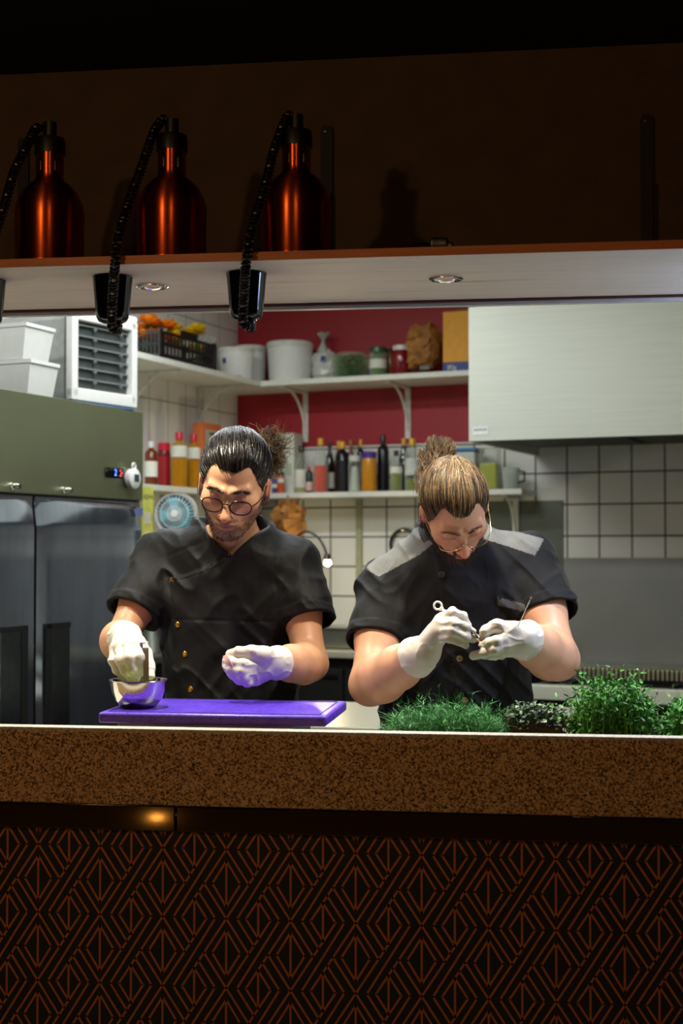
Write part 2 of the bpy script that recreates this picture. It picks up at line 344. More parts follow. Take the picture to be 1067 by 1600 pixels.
for u, lab in ((-22, 'black cord cup under the shelf, cut by the picture edge'), (176, 'black cord cup under the middle copper lamp'), (385, 'black cord cup in front of the red wall corner')):
    p = atY(u, 430, 2.845); c_ = thing('cord_cup', lab, 'cord cup', (p.x, 2.845, 1.983), group='black cord cups under the shelf')
    MB().lathe([(0, 0), (.041, 0), (.0425, -.002), (.0415, -.005), (.035, -.075), (.0335, -.086), (.029, -.094), (.02, -.098), (0, -.098)], 40).build('cup', BLACKG, c_)
    MB().lathe([(.0, -.096), (.0125, -.096), (.012, -.118), (.009, -.122), (0, -.122)], 20, c=(.008, 0, 0)).build('cord_grip', BLACKG, c_)
pc = thing('plug_cable', 'black cable end with plug lying on the shelf edge', 'cable', (-.181, 2.735, 1.998))
MB().tube([(-.075, .02, .003), (-.055, .012, .009), (-.03, .0, .011), (-.012, 0, .009)], .0035, 8).build('cable', CORDM, pc)
MB().box((.004, 0, .011), (.036, .022, .022), .006).box((.024, 0, .006), (.014, .016, .012), .003).build('plug', BLACK, pc)
# ------------------------------------------------------------------ kitchen: shelves, hood, cooker, fridge
PW = mat('white bracket paint', 'd8d8cc', .45)
t = NT('worn fridge steel'); v = t.coord((1.5, 1.5, .35), rot=(.12, .06, 0)); n = t.noise(v, 10, 6, .65); n2 = t.noise(t.coord((30, 30, .8)), 6, 3)
t.bsdf(t.ramp(n, [(.35, lin('c2cde4')), (.65, lin('d8e0f0'))]), t.math('ADD', t.math('MULTIPLY', n, .06), .06), .96, None); FRIDGE = t.m
PANELF = mat('satin control panel', 'a2a888', .36, .93, .06, 3)
def kshelf(name, lab, x0, x1, b0, b1, z):
    s = kthing(name, lab, 'shelf', x0, b0, z); MB().box(((x1-x0)/2, -(b1-b0)/2, .013), (x1-x0, b1-b0, .026), .002).build('board', SHELFW, s); return s
def kbracket(s, x, y, L, H, along='y', sgn=-1):
    # upright strip on the wall, arm under the board and the bowed stay between them
    M = Matrix.Translation((x, y, 0)) @ (Matrix.Rotation(0, 4, 'Z') if along == 'y' else Matrix.Rotation(pi/2, 4, 'Z'))
    m = MB().box((0, -.006, -H/2), (.03, .008, H), .003, M=M).box((0, -L/2, -.006), (.028, L, .01), .002, M=M)
    m.tube([(0, -.01-(L*.8)*(1-cos(a))**.9, -H*.85+H*.83*sin(a)) for a in (pi/2*k/10 for k in range(11))], .007, 8, M=M)
    return m.build('bracket', PW, s)
us = kshelf('wall_shelf', 'white upper shelf across the red wall holding tubs and jars', 0, 1.6, 0, .32, 2.226)
for u, _ in ((478, 0), (638, 0)): kbracket(us, atB(u, 620, 0)[0], 0, .28, .26)
ul = kshelf('wall_shelf', 'white upper shelf along the tiled side wall holding the flower crate', 0, .3, .325, 2.0, 2.226)
for b_ in (.42, 1.05, 1.6): kbracket(ul, 0, -(b_-.325), .26, .24, 'x')
ls = kshelf('wall_shelf', 'white lower shelf on the red and tiled wall full of sauce bottles', 0, 1.62, 0, .25, 1.67)
kbracket(ls, 1.52, -.006, .2, .3)
ll = kshelf('wall_shelf', 'white lower shelf along the side wall holding two oil bottles', 0, .25, .255, 1.95, 1.672)
kbracket(ll, 0, -.5, .2, .25, 'x')
struct(MB().box((.702, -.012, 1.3), (.031, .024, .74), .003), 'trim_1', mat('grey green duct', 'a3a482', .5), K(0, 0), -BETA)
wp = kthing('wall_cladding', 'plain upright steel sheet on the tiles behind the fair-haired cook', 'panel', 1.383, 0, 0)
MB().box((0, -.003, 1.315), (.737, .004, .665), .001).build('sheet', mat('grey green steel', '6d7268', .42, .85, .06, 3), wp)
bs = kthing('splashback', 'wide grey steel splashback behind the cooker', 'splashback', 2.55, 0, 0)
MB().box((0, -.008, 1.13), (1.59, .012, .49), .002).build('sheet', mat('grey steel', '8b8d88', .45, .8, .05, 3), bs)

# hood
hd = kthing('extractor_hood', 'large pale steel extractor hood with a small white sticker', 'hood', 1.615, 0, 1.862)
HS = mat('pale hood steel', 'c6c8ba', .55, .4, .04, 3, .02, stretch=(1, 1, 30)); HDK = mat('dark hood inside', '141612', .6, .2)
MB().box((.87, -.99, .28), (1.74, .02, .56), .002).build('front_panel', HS, hd)
MB().box((.01, -.49, .28), (.02, .98, .56)).box((.87, -.49, .55), (1.7, .98, .02)).box((1.73, -.49, .28), (.02, .98, .56)).build('side_panel', HS, hd)
MB().box((.87, -.49, .05), (1.7, .96, .02)).build('filter_plate', HDK, hd)
for k in range(3): MB().box((.3+.55*k, -.5, .036), (.5, .7, .012), .003).build('grease_filter', mat('filter mesh', '1c1e1a', .5, .5, .3, 90), hd)
st = MB().box((0, 0, 0), (.066, .002, .034), .0008); st = st.build('sticker', WHITEP, hd, (.052, -1.0012, .042))
tm = text_mb('RENPURI', .0145); tm.build('sticker_text', mat('grey print', '2a2a28', .6), st, (0, -.0014, .004), rot=(pi/2, 0, 0), ang=0)

# cooker
ck = kthing('cooker', 'long steel cooker with ribbed grill and pale front rail', 'cooker', 2.58, 0, 0)
MB().box((0, -.6, .42), (1.56, 1.16, .84), .004).build('body', mat('dark cooker body', '1a1613', .45, .3), ck)
MB().box((0, -1.19, .858), (1.56, .06, .055), .004).build('front_rail', mat('pale rail steel', 'd9d9c4', .4, .3, .04), ck)
MB().box((0, -.2, .865), (1.54, .36, .05), .003).build('back_plate', STEELD, ck)
for k in range(2): MB().box((-.38+.76*k, -1.185, .45), (.68, .02, .5), .006).build('oven_door', mat('brown oven front', '33261c', .4, .4), ck)
for k in range(2):
    dh = MB().tube([(-.66+.76*k, -1.23, .74), (-.1+.76*k, -1.23, .74)], .011, 10); dh.box((-.64+.76*k, -1.21, .74), (.012, .05, .012)).box((-.12+.76*k, -1.21, .74), (.012, .05, .012)); dh.build('oven_handle', STEEL, ck)
gb = mat('grill bar iron', 'c8c6a4', .35, .8)
for k in range(62): MB().box((-.62+.0195*k, -.5, .885), (.0105, .2, .044), .003).build('grill_bar', gb, ck)
for k in range(3):
    m = MB()
    for q in range(5): m.box((-.5+.5*k-.16+.08*q, -.88, .858), (.012, .44, .016), .002)
    m.box((-.5+.5*k, -.7, .858), (.36, .014, .016), .002).box((-.5+.5*k, -1.06, .858), (.36, .014, .016), .002).build('pan_support', BRK, ck)

# back counter with undercounter doors
bk = kthing('back_counter', 'steel back counter with dark cupboard doors under the tiles', 'counter', .87, 0, 0)
MB().box((0, -.312, .93), (1.73, .62, .03), .004).build('counter_top', mat('cream steel top', 'cfc9b4', .3, .4, .04), bk)
DKD = mat('dark cabinet door', '2b2c2a', .4, .5); MB().box((0, -.282, .455), (1.72, .56, .91)).build('carcass', mat('dark carcass', '121312', .6), bk)
for k in range(4):
    d = MB().box((-.64+.43*k, -.575, .47), (.405, .03, .78), .006).build('door', DKD, bk)
    MB().box((-.64+.43*k, -.594, .83), (.36, .012, .025), .004).build('door_handle', BLACK, d)
tr = atB(531, 990, .42); tp = kthing('steel_tray', 'dull steel food tray standing on the cream back counter', 'tray', tr[0], .4, .945)
MB().box((0, 0, .05), (.2, .2, .092), .012).build('pan', STEELD, tp); MB().box((0, 0, .101), (.23, .23, .008), .003).build('rim', STEEL, tp)
mw = kthing('microwave', 'steel microwave on the back counter under the crumpled paper bag', 'microwave', .27, .30, .945)
MB().box((0, .0, .27), (.38, .28, .53), .01).build('case', STEELD, mw); MB().box((-.04, -.142, .27), (.26, .01, .44), .006).build('door', BLACKG, mw)
# counter beyond the fridge and what stands on it
sc_ = kthing('side_counter', 'dark side counter in the corner beyond the tall fridge', 'counter', .27, 1.36, 0)
MB().box((0, 0, .97), (.52, 1.3, .03), .003).build('counter_top', STEELD, sc_); MB().box((-.02, 0, .477), (.46, 1.26, .953)).build('carcass', mat('dark carcass', '121312'), sc_)
p = atA(235, 988, .38); pot = kthing('cooking_pot', 'small steel pot on the dark side counter beyond the fridge', 'pot', .38, max(.85, min(1.9, p[1])), .985)
MB().lathe([(0, 0), (.055, 0), (.06, .006), (.06, .1), (.063, .104), (.057, .104), (.056, .01), (0, .01)], 32).build('pan', STEEL, pot); MB().tube([(.06, 0, .085), (.09, 0, .09), (.15, 0, .095)], .008, 8).build('handle', BLACK, pot)
p = atA(262, 803, .33); fan = kthing('desk_fan', 'round white desk fan with blue blades beside the fridge', 'fan', .36, p[1]-.03, .985, radians(18))
FM = RM(x=90, t=(0, -.03, p[2]-.985)); R_ = .088
m = MB()
for rr, yy in ((R_, 0), (R_*.97, .018), (R_*.7, .03), (R_*.35, .034)): m.tube([(rr*cos(2*pi*k/28), rr*sin(2*pi*k/28), yy) for k in range(28)], .0035 if rr == R_ else .0016, 6, closed=True, M=FM)
for k in range(30): a = 2*pi*k/30; m.tube([(R_*.2*cos(a), R_*.2*sin(a), .034), (R_*.7*cos(a+.2), R_*.7*sin(a+.2), .03), (R_*cos(a+.3), R_*sin(a+.3), .0)], .0013, 4, M=FM)
m.lathe([(R_+.004, .012), (R_+.005, -.03), (R_*.9, -.045), (0, -.05)], 36, M=FM); m.build('guard', WHITEP, fan)
BLU = mat('teal fan blade', '3fa3b4', .4); m = MB()
for k in range(4):
    a = 2*pi*k/4
    m.add([(R_*.15*cos(a), R_*.15*sin(a), 0), (R_*.85*cos(a-.3), R_*.85*sin(a-.3), -.006), (R_*.9*cos(a+.5), R_*.9*sin(a+.5), .012), (R_*.2*cos(a+1), R_*.2*sin(a+1), .008)], [(0, 1, 2, 3)], M=FM)
m.lathe([(R_*.9, -.032), (0, -.034)], 30, M=FM); m.build('blades', BLU, fan)
MB().lathe([(0, .036), (.016, .034), (.018, -.04), (0, -.042)], 20, M=FM).build('hub', WHITEP, fan)
MB().tube([(0, .01, .01), (0, .01, p[2]-.985-.09)], .011, 12).lathe([(0, 0), (.075, 0), (.07, .012), (.02, .022), (0, .024)], 28, c=(0, .01, 0)).build('stand', WHITEP, fan)

# fridge
fr = kthing('fridge', 'tall two door steel fridge with olive control panel', 'fridge', .02, 2.145, 0)   # its far front corner line; body runs towards the hatch
FM_ = lambda b, a: (a-.02, -(b-2.145))
MB().box((.345, -.67, .96), (.69, 1.34, 1.91), .003).build('cabinet', STEELD, fr)
MB().box((.705, -.67, 1.753), (.05, 1.34, .323), .004).build('control_panel', PANELF, fr)
HND = mat('handle recess black', '08090a', .5)
for k, y0 in ((0, -.003), (1, -.652)):
    d = MB(); V = []; ny, nz = 12, 40; zs = [.07+1.515*k/nz for k in range(nz-6)]+[1.37+.215*k/16 for k in range(17)]; zs = sorted(zs)
    for z in zs:
        for j in range(ny+1):
            e = abs(2*j/ny-1); V.append((.733-.006*e**8-.0022*e**2-max(0, z-1.482-.006*(1-e*e))*.13-(.006 if z > 1.58 else 0), y0-.636*j/ny, z))
    d.add(V, [(i*(ny+1)+j, i*(ny+1)+j+1, (i+1)*(ny+1)+j+1, (i+1)*(ny+1)+j) for i in range(len(zs)-1) for j in range(ny)]).box((.702, y0-.318, .83), (.03, .634, 1.51)); d = d.build('door', FRIDGE, fr, ang=50)
    ys = y0-.636+.055 if k == 0 else y0-.06; sg = 1 if k == 0 else -1
    m = MB().box((.7345, ys, .84), (.004, .034, .66), .001); m.box((.7345, ys+sg*.055, 1.163), (.004, .135, .018), .001); m.build('handle', HND, d)
    MB().box((.7335, ys+sg*.07, .84), (.003, .1, .64), .001).build('handle_pocket', mat('pocket steel', '60656b', .3, 1.), d)
MB().box((.70, -.67, 1.592), (.03, 1.34, .012)).build('dark_gap', HND, fr)
p = atA(178, 739, .75); dp = MB().box((.7335, -(p[1]-2.145), p[2]), (.012, .115, .036), .01).build('display', BLACKG, fr)
tm = text_mb('2', .032); tm.build('digit', emis('blue digit', '3a6cff', 5), dp, (.7402, -(p[1]-2.145)-.004, p[2]), rot=(pi/2, 0, pi/2), ang=0)
for q in range(3): MB().ball((.7402, -(p[1]-2.145)+.026+.006*(q % 2), p[2]+.009-.009*q), .0022, 8).build('indicator', emis('red indicator', 'ff3a3a', 4), dp)
for u, v in ((19, 760), (100, 766)):
    p = atA(u, v, .75); MB().lathe([(0, .03), (.008, .03), (.0095, .026), (.0095, .008), (.013, .006), (.013, 0)], 20, M=Matrix.Translation((.73, -(p[1]-2.145), p[2])) @ RM(y=90)).build('lock', CHROME, fr)
MB().box((.7335, -.03, 1.55), (.002, .045, .03), .0005).build('sticker', mat('blue sticker', '5a6c9a', .5), fr)
p = atA(203, 748, .757); tmr = kthing('thermometer', 'round white thermometer stuck on the fridge panel', 'thermometer', .753, p[1], p[2])
TM = RM(y=90); MB().lathe([(0, .03), (.031, .03), (.036, .026), (.036, .006), (.032, 0), (0, 0)], 36, M=TM).build('case', WHITEP, tmr)
MB().tube([(.02, .011*cos(2*pi*k/16), .044+.011*sin(2*pi*k/16)) for k in range(16)], .0035, 8, closed=True).build('hanging_ring', WHITEP, tmr)
MB().box((.031, .003, .002), (.002, .03, .026), .0005).build('screen', mat('dark lcd', '35504a', .2), tmr)
p = atA(231, 800, .262); yc = kthing('yellow_card', 'yellow printed card hanging in the gap beside the fridge', 'card', .262, p[1], 1.67)
MB().box((0, 0, -.15), (.004, .085, .33)).build('card', mat('yellow card', 'cfcf62', .6), yc)
text_mb('ROMA', .028).build('card_text', mat('green print', '2a3a1a', .6), yc, (.0025, 0, -.03), rot=(pi/2, 0, pi/2), ang=0)
for z in (-.12, -.21): MB().box((.0024, -.005, z), (.001, .05, .05)).build('picture_block', mat('pale print', 'd8d2c0', .6), yc)

# on the fridge
FT = 1.9152
def tub(a, b, z, lab, L=.32, W=.165, H=.118):
    t_ = kthing('plastic_tub', lab, 'container', a, b, z, 0, 'white tubs on the fridge')
    m = MB(); tp = .86
    def ring(k, z): return [(x*L/2*k, y*W/2*(k-.02), z) for x, y in ((-1, -1), (1, -1), (1, 1), (-1, 1))]
    rs = [ring(tp, 0), ring(.97, H-.012), ring(1.0, H-.012), ring(1.0, H), ring(.95, H), ring(.95, H-.012), ring(tp-.04, .006)]
    V = sum(rs, []); m.add(V, [(3, 2, 1, 0), (24, 25, 26, 27)]+[(4*i+k, 4*i+(k+1) % 4, 4*i+4+(k+1) % 4, 4*i+4+k) for i in range(6) for k in range(4)])
    m.build('tub_shell', mat('milky plastic', 'd9d9d2', .35, 0, .03), t_, ang=30)
    MB().box((0, 0, H*.2), (L*tp*.9, W*tp*.88, H*.3), .01).build('contents', mat('brown grain', '7a5f42', .8, 0, .3, 200), t_)
tub(.56, 2.705, FT, 'lower white tub of the pair beside the dehydrator'); tub(.545, 2.71, FT+.12, 'upper white tub of the pair beside the dehydrator')
tub(.56, 2.98+.06, FT, 'lower white tub of the pair cut by the picture edge'); tub(.55, 2.99+.06, FT+.12, 'upper white tub of the pair cut by the picture edge')
dh = kthing('dehydrator', 'pale grey food dehydrator with glass door on the fridge', 'dehydrator', .725, 2.375, FT, radians(-7))
GREYP = mat('pale grey plastic', 'a9aca8', .45); W2 = .175; Hh = .335
def arch(z0, k): return [(-W2*k, z0), (W2*k, z0), (W2*k, Hh-.045), (W2*k*.8, Hh-.012), (W2*k*.3, Hh), (-W2*k*.3, Hh), (-W2*k*.8, Hh-.012), (-W2*k, Hh-.045)]
AX = Matrix(((0, 0, 1, 0), (1, 0, 0, 0), (0, 1, 0, 0), (0, 0, 0, 1)))    # drawing xy -> world yz, depth -> x
MB().prism(arch(.012, .96), .4, M=Matrix.Translation((-.43, 0, 0)) @ AX).build('housing', GREYP, dh, ang=30)
m = MB()
for k in range(9): m.box((-.3, -W2*.96-.001, .06+.021*k), (.15, .006, .009), .002)
m.build('side_vents', mat('vent grey', '878a86', .5), dh)
fo = [(-W2, .008), (W2, .008), (W2, Hh-.03), (W2*.7, Hh+.004), (-W2*.7, Hh+.004), (-W2, Hh-.03)]
m = MB(); fi = [(-W2*.82, .05), (W2*.82, .05), (W2*.82, Hh-.05), (-W2*.82, Hh-.05)]
m.box((.0, 0, .03), (.03, 2*W2, .044), .005).box((0, 0, Hh-.024), (.03, 2*W2, .054), .008); [m.box((0, s*W2*.91, Hh/2), (.03, W2*.18, Hh-.04), .004) for s in (-1, 1)]
m.build('door_frame', WHITEP, dh)
MB().box((-.015, 0, Hh/2), (.004, W2*1.66, Hh-.09)).build('dark_interior', mat('dark grey interior', '454b49', .3), dh)
for k in range(6):
    z = .075+.037*k; m = MB().box((-.006, 0, z+.012), (.012, W2*1.6, .006), .001)
    for s in (-.25, .55): m.box((.001, s*W2, z+.005), (.006, .005, .018), .001).box((.002, s*W2, z+.003), (.008, .016, .005), .001)
    m.build('tray', mat('grey tray', '6f7674', .35), dh)
MB().box((-.2, 0, .004), (.42, .33, .008), .002).build('blue_base', mat('blue base', '5d86b8', .4), dh)
# ------------------------------------------------------------------ things on the wall shelves
def crumple(mb_V, amp, sc, seed):
    rs = np.random.RandomState(seed); V = np.array(mb_V); ph = rs.rand(12, 3)*6.28; D = rs.randn(12, 3); fr_ = sc*(1+rs.rand(12)*2)
    d = np.zeros_like(V)
    for k in range(12):
        d += np.abs(np.sin((V @ (D[k]/np.linalg.norm(D[k])))[:, None]*fr_[k]+ph[k]))*rs.randn(3)*amp
    return [tuple(x) for x in V+d]
def sackmesh(w, d, h, neck=0., seed=1, amp=.006, n=18, k=14):
    prof = []
    for i in range(k+1):
        f = i/k; r = .5*min(1., .75+f*1.2, 1.) if f < .75 else .5*(1-(f-.75)/.25*(1-neck))
        prof.append((max(r, .02), h*f))
    m = MB().lathe([(0, 0)]+prof, n, sx=w, sy=d); m.V = crumple(m.V, amp, 3.1/max(w, .05)*2, seed); return m
KRAFT = mat('brown kraft paper', 'a0692c', .7, 0, .35, 25); GL = glassy('clear glass', 'e8efe6', .05); GLG = glassy('green glass', '5d6a2c', .55)
def back(u0, u1, vt, b, z):
    vm = 730; a0 = atB(u0, vm, b)[0]; a1 = atB(u1, vm, b)[0]; return (a0+a1)/2, a1-a0, atB((u0+u1)/2, vt, b)[2]-z
BZ = 1.6965; UZ = 2.2525
def bottle(u0, u1, vt, b, lab, glass, cap, liquid=None, fill=.8, label=None, lz=(.15, .5), shape='bottle', z=BZ, group='bottles on the lower shelf', cat='bottle', side=None, name=None):
    if side is None: a, w, h = back(u0, u1, vt, b, z)
    else:
        q0 = atA(u0, 720, side); q1 = atA(u1, 720, side); a = side; b = (q0[1]+q1[1])/2; w = abs(q0[1]-q1[1])*.55; h = atA((u0+u1)/2, vt, side)[2]-z
        w = abs(u1-u0)/2200*math.hypot(*[K(a, b)[i] for i in (0, 1)])
    t_ = kthing(name or ('jar' if shape == 'jar' else 'bottle'), lab, cat, a, b, z, 0, group); r = w/2
    if shape == 'bottle': prof = [(0, 0), (r*.9, 0), (r, .006), (r, h*.55), (r*.92, h*.62), (r*.55, h*.74), (r*.36, h*.82), (r*.33, h*.9)]; cz, cr = h*.88, r*.4
    elif shape == 'straight': prof = [(0, 0), (r*.94, 0), (r, .005), (r, h*.72), (r*.85, h*.78), (r*.4, h*.83), (r*.38, h*.88)]; cz, cr = h*.86, r*.46
    elif shape == 'cone': prof = [(0, 0), (r*.94, 0), (r, .005), (r, h*.5), (r*.7, h*.68), (r*.36, h*.82), (r*.32, h*.9)]; cz, cr = h*.87, r*.4
    else: prof = [(0, 0), (r*.92, 0), (r, .005), (r, h*.76), (r*.93, h*.82), (r*.86, h*.86)]; cz, cr = h*.84, r*.96
    MB().lathe(prof, 28).build('glass_body', glass, t_)
    if liquid: MB().lathe([(0, .004)]+[(x*.9, max(.004, min(zz, h*fill))) for x, zz in prof[1:] if zz < h*fill]+[((r*.9 if fill < .6 else r*.5), h*fill), (0, h*fill)], 24).build('contents', liquid, t_)
    MB().lathe([(cr, cz), (cr, h-.003), (cr*.9, h), (0, h)], 20).build('cap', cap, t_)
    if label: MB().lathe([(r*1.012, h*lz[0]), (r*1.012, h*lz[1])], 28).build('paper_label', label, t_)
    return t_
def C(n, c, r=.3): return mat(n, c, r, 0, .06)
YC = C('yellow cap', 'd8a020'); BC = C('black cap', '101010'); RC = C('red cap', 'd0203a'); LW = C('white paper', 'dcdacb', .7)
bottle(461, 481, 697, .14, 'clear bottle with white label and black cap', GL, BC, C('pale vinegar', 'b9a468'), .12, LW, (.12, .5), 'cone')
bottle(478, 488, 728, .2, 'tiny red and white sauce bottle with red cap', C('green black glass', '14301e'), RC, None, 0, C('red white label', 'd8b0a8'), (.08, .4), 'straight')
bottle(490, 512, 685, .17, 'tall clear bottle half full of orange-red sauce', GL, YC, C('orange red sauce', 'd8401a'), .5, None, (0, 0), 'cone')
bottle(508, 522, 690, .09, 'dark green wine bottle with white label', C('dark green glass', '0e1a10', .1), BC, None, 0, LW, (.1, .4), 'bottle')
bottle(522, 536, 689, .04, 'amber bottle behind the black soy bottle', C('amber glass', '8a3a12', .12), YC, None, 0, None, (0, 0), 'cone')
bottle(525, 545, 690, .17, 'black soy sauce bottle with golden cap', C('soy black', '0a0a0c', .15), YC, None, 0, C('black label', '0c0c0e'), (.05, .62), 'straight')
bottle(541, 555, 688, .05, 'amber bottle with brown cap behind the clear jar', C('amber glass', '8a3a12', .12), C('brown cap', '8a6a2a'), None, 0, None, (0, 0), 'cone')
bottle(558, 569, 687, .1, 'thin dark bottle with yellow cap', C('soy black', '0a0a0c', .15), YC, None, 0, None, (0, 0), 'straight')
bottle(545, 564, 712, .18, 'clear jar of white powder between soy and mustard', GL, C('clear lid', 'c8ccc0'), C('white powder', 'c4c8b8'), .7, None, (0, 0), 'jar')
bottle(566, 588, 706, .2, 'mustard jar with purple lid', C('mustard yellow', 'c8861a', .2), C('purple lid', '4a2a8a'), None, 0, None, (0, 0), 'jar')
bottle(590, 607, 680, .12, 'tall black canister with small white print', C('canister black', '0d0e12', .25), BC, None, 0, C('black label', '0c0c0e'), (.1, .5), 'straight')
bottle(610, 628, 704, .19, 'small olive oil bottle with black cap', GL, BC, C('olive oil', '7d8420'), .42, LW, (.44, .6), 'cone')
bottle(622, 640, 685, .06, 'dark bottle with yellow cap behind the oil bottles', C('dark green glass', '0e1a10', .1), YC, None, 0, None, (0, 0), 'cone')
bottle(633, 655, 685, .17, 'clear bottle with yellow cap and a little oil', GL, YC, C('olive oil', '7d8420'), .22, C('frosted label', 'c4c8be'), (.3, .62), 'straight')
bottle(654, 664, 725, .15, 'small orange bottle beside the hair bun', C('orange sauce', 'd87a1c'), YC, None, 0, None, (0, 0), 'straight')
bottle(425, 434, 742, .2, 'purple spice jar behind the dark-haired cook', C('purple label', '5a3a86'), YC, None, 0, LW, (.3, .5), 'jar')
bottle(434, 444, 738, .205, 'orange spice jar behind the dark-haired cook', C('orange label', 'c8541c'), BC, None, 0, LW, (.5, .7), 'jar')
a, w_, h = back(439, 466, 678, .1, BZ); cb = kthing('carton', 'plain white carton at the start of the bottle row', 'carton', a, .1, BZ)
MB().box((0, 0, h/2), (w_, .1, h), .006).build('box', C('grey white card', 'cfd2c4', .6), cb); MB().box((0, -.0505, h*.4), (w_*.7, .001, h*.2)).build('print', C('faint print', 'aab09c', .6), cb)
a, w_, h = back(705, 750, 701, .14, BZ); bx = kthing('storage_box', 'clear storage box with blue lid behind the fair hair', 'box', a, .14, BZ)
MB().box((0, 0, h*.46), (w_*.96, .14, h*.9), .012).build('box', C('milky box', 'b9bfb2', .3), bx); MB().box((0, 0, h*.95), (w_, .15, h*.1), .005).build('lid', C('blue lid', '2f6f9a'), bx)
a, w_, h = back(752, 780, 700, .16, BZ); jc = kthing('liquid_container', 'square clear container half full of yellow-green oil', 'container', a, .16, BZ)
MB().box((0, 0, h/2), (w_, .085, h), .01).build('container', GL, jc); MB().box((0, 0, h*.33), (w_*.94, .078, h*.62), .008).build('oil', C('yellow green oil', 'a8a82a', .2), jc)
a, w_, h = back(783, 812, 731, .14, BZ); jg = kthing('measuring_jug', 'clear plastic measuring jug at the shelf end', 'jug', a, .14, BZ)
MB().lathe([(0, 0), (w_*.38, 0), (w_*.4, .004), (w_*.48, h), (w_*.46, h), (w_*.38, .008), (0, .008)], 28).build('jug', glassy('clear plastic', 'dfe4da', .3), jg)
MB().tube([(w_*.45, 0, h*.85), (w_*.75, 0, h*.8), (w_*.75, 0, h*.4), (w_*.42, 0, h*.3)], .005, 8).build('handle', BC, jg)
# side lower shelf
SZ = 1.6985
bottle(226, 246, 690, .17, 'brown bottle with white cap and pale label near the fridge', C('brown glass', '6a2c0c', .12), C('white cap', 'd0d0cc'), None, 0, LW, (.2, .55), 'straight', SZ, 'bottles on the side shelf', side=.17)
bottle(246, 266, 692, .06, 'dark red jar behind the brown bottle', C('dark red jar', '7a1018', .2), RC, None, 0, C('red label', 'a01c20'), (.1, .7), 'jar', SZ, 'bottles on the side shelf', side=.07)
OIL = glassy('golden oil', 'd8a01c', .3); OILC = C('golden oil inside', 'c48a14', .2)
bottle(267, 292, 675, .06, 'larger golden oil bottle with red cap', OIL, RC, OILC, .5, LW, (.55, .75), 'straight', SZ, 'bottles on the side shelf', side=.16)
bottle(292, 313, 678, .06, 'second golden oil bottle, next to the dark hair', OIL, RC, OILC, .5, LW, (.55, .75), 'straight', SZ, 'bottles on the side shelf', side=.16)
q = atA(324, 662, .1); oc = kthing('carton', 'orange-edged carton behind the dark hair', 'carton', .1, q[1], SZ)
hh = q[2]-SZ; MB().box((0, 0, hh/2), (.06, .2, hh), .012).build('box', C('orange card', 'd8743a', .6), oc); MB().box((.031, 0, hh*.5), (.001, .15, hh*.8)).build('front_print', C('carton print', 'b9b09c', .6), oc)
MB().box((.0318, 0, hh*.84), (.001, .07, .012)).build('brand_bar', C('dark print', '2a2622', .6), oc)
# upper shelf: tubs, bag, bowl, jars
def bucket(u0, u1, vt, b, lab, logo=False, a=None):
    if a is None: a, w, h = back(u0, u1, vt, b, UZ)
    t_ = kthing('plastic_bucket', lab, 'bucket', a, b, UZ, 0, 'white buckets on the upper shelf'); r = w/2
    MB().lathe([(0, 0), (r*.86, 0), (r*.88, .004), (r*.97, h*.86)], 40).build('tub', WHITEP, t_)
    MB().lathe([(r*.98, h*.85), (r, h*.86), (r, h*.97), (r*.96, h), (r*.9, h*.985), (0, h*.985)], 40).build('lid', mat('bucket lid', 'd6d6ce', .4), t_)
    if logo:
        for (x0, wd, z0, hd, cn, ch) in ((-.45, .3, .5, .3, 'blue logo', '1d3a86'), (.1, .7, .06, .06, 'red stripe', 'c8202a')):
            m = MB(); n = 8; V = []
            for i in range(n+1): an = -pi/2-radians(16)*0+x0+wd*i/n; rr = r*(.885+.09*z0)+.0015; V += [(rr*cos(an), rr*sin(an), h*z0), (rr*cos(an), rr*sin(an), h*(z0+hd))]
            m.add(V, [(2*i, 2*i+2, 2*i+3, 2*i+1) for i in range(n)]); m.build('printed_mark', C(cn, ch), t_)
    return t_
bucket(344, 394, 545, .36, 'white bucket with small blue logo in the shelf corner', True); bucket(368, 414, 542, .14, 'plain white bucket behind the one with the logo')
bucket(420, 486, 536, .17, 'largest plain white bucket in front of the red wall')
a, w_, h = back(487, 527, 514, .1, UZ); pb = kthing('plastic_bag', 'tied clear plastic bag of white flour', 'bag', a, .1, UZ)
m = sackmesh(w_, .13, h*.62, .35, 5, .004); m.build('bag', mat('flour bag film', 'd2d2c8', .25, 0, .05), pb, ang=25)
m = MB().lathe([(.022, 0), (.03, .02), (.012, .06), (.01, .075), (.03, .11), (.022, .115), (0, .1)], 14, c=(-.01, 0, h*.55)); m.V = crumple(m.V, .003, 60, 3); m.build('tied_neck', mat('milky film', 'b9bab2', .25), pb, ang=25)
MB().box((.025, -.073, h*.42), (.026, .002, .026)).build('blue_mark', C('blue logo', '1d3a86'), pb)
a, w_, h = back(519, 577, 552, .22, UZ); gbw = kthing('glass_bowl', 'low glass bowl full of green leaves', 'bowl', a, .215, UZ); r = w_/2
MB().lathe([(0, 0), (r*.75, 0), (r*.9, .02), (r*.98, h*.5), (r*.95, h*.85), (r*.7, h), (0, h)], 32).build('bowl', glassy('bowl glass', 'cfe0c4', .03), gbw)
rnd = random.Random(4); m = MB()
for k in range(380):
    an = rnd.random()*6.28; rr = r*.86*sqrt(rnd.random()); z = .008+rnd.random()*(h*.8); M = RM(rnd.uniform(-70, 70), rnd.uniform(-70, 70), rnd.uniform(0, 360), (rr*cos(an)*(1-.1*z/h), rr*sin(an)*(1-.1*z/h), z))
    m.add([(-.012, 0, 0), (0, -.006, .002), (.012, 0, 0), (0, .006, .002)], [(0, 1, 2, 3)], M=M)
LEAF = mat('leaf green', '2f6a18', .5, 0, .4, 40); m.build('leaves', LEAF, gbw, ang=0)['kind'] = 'stuff'
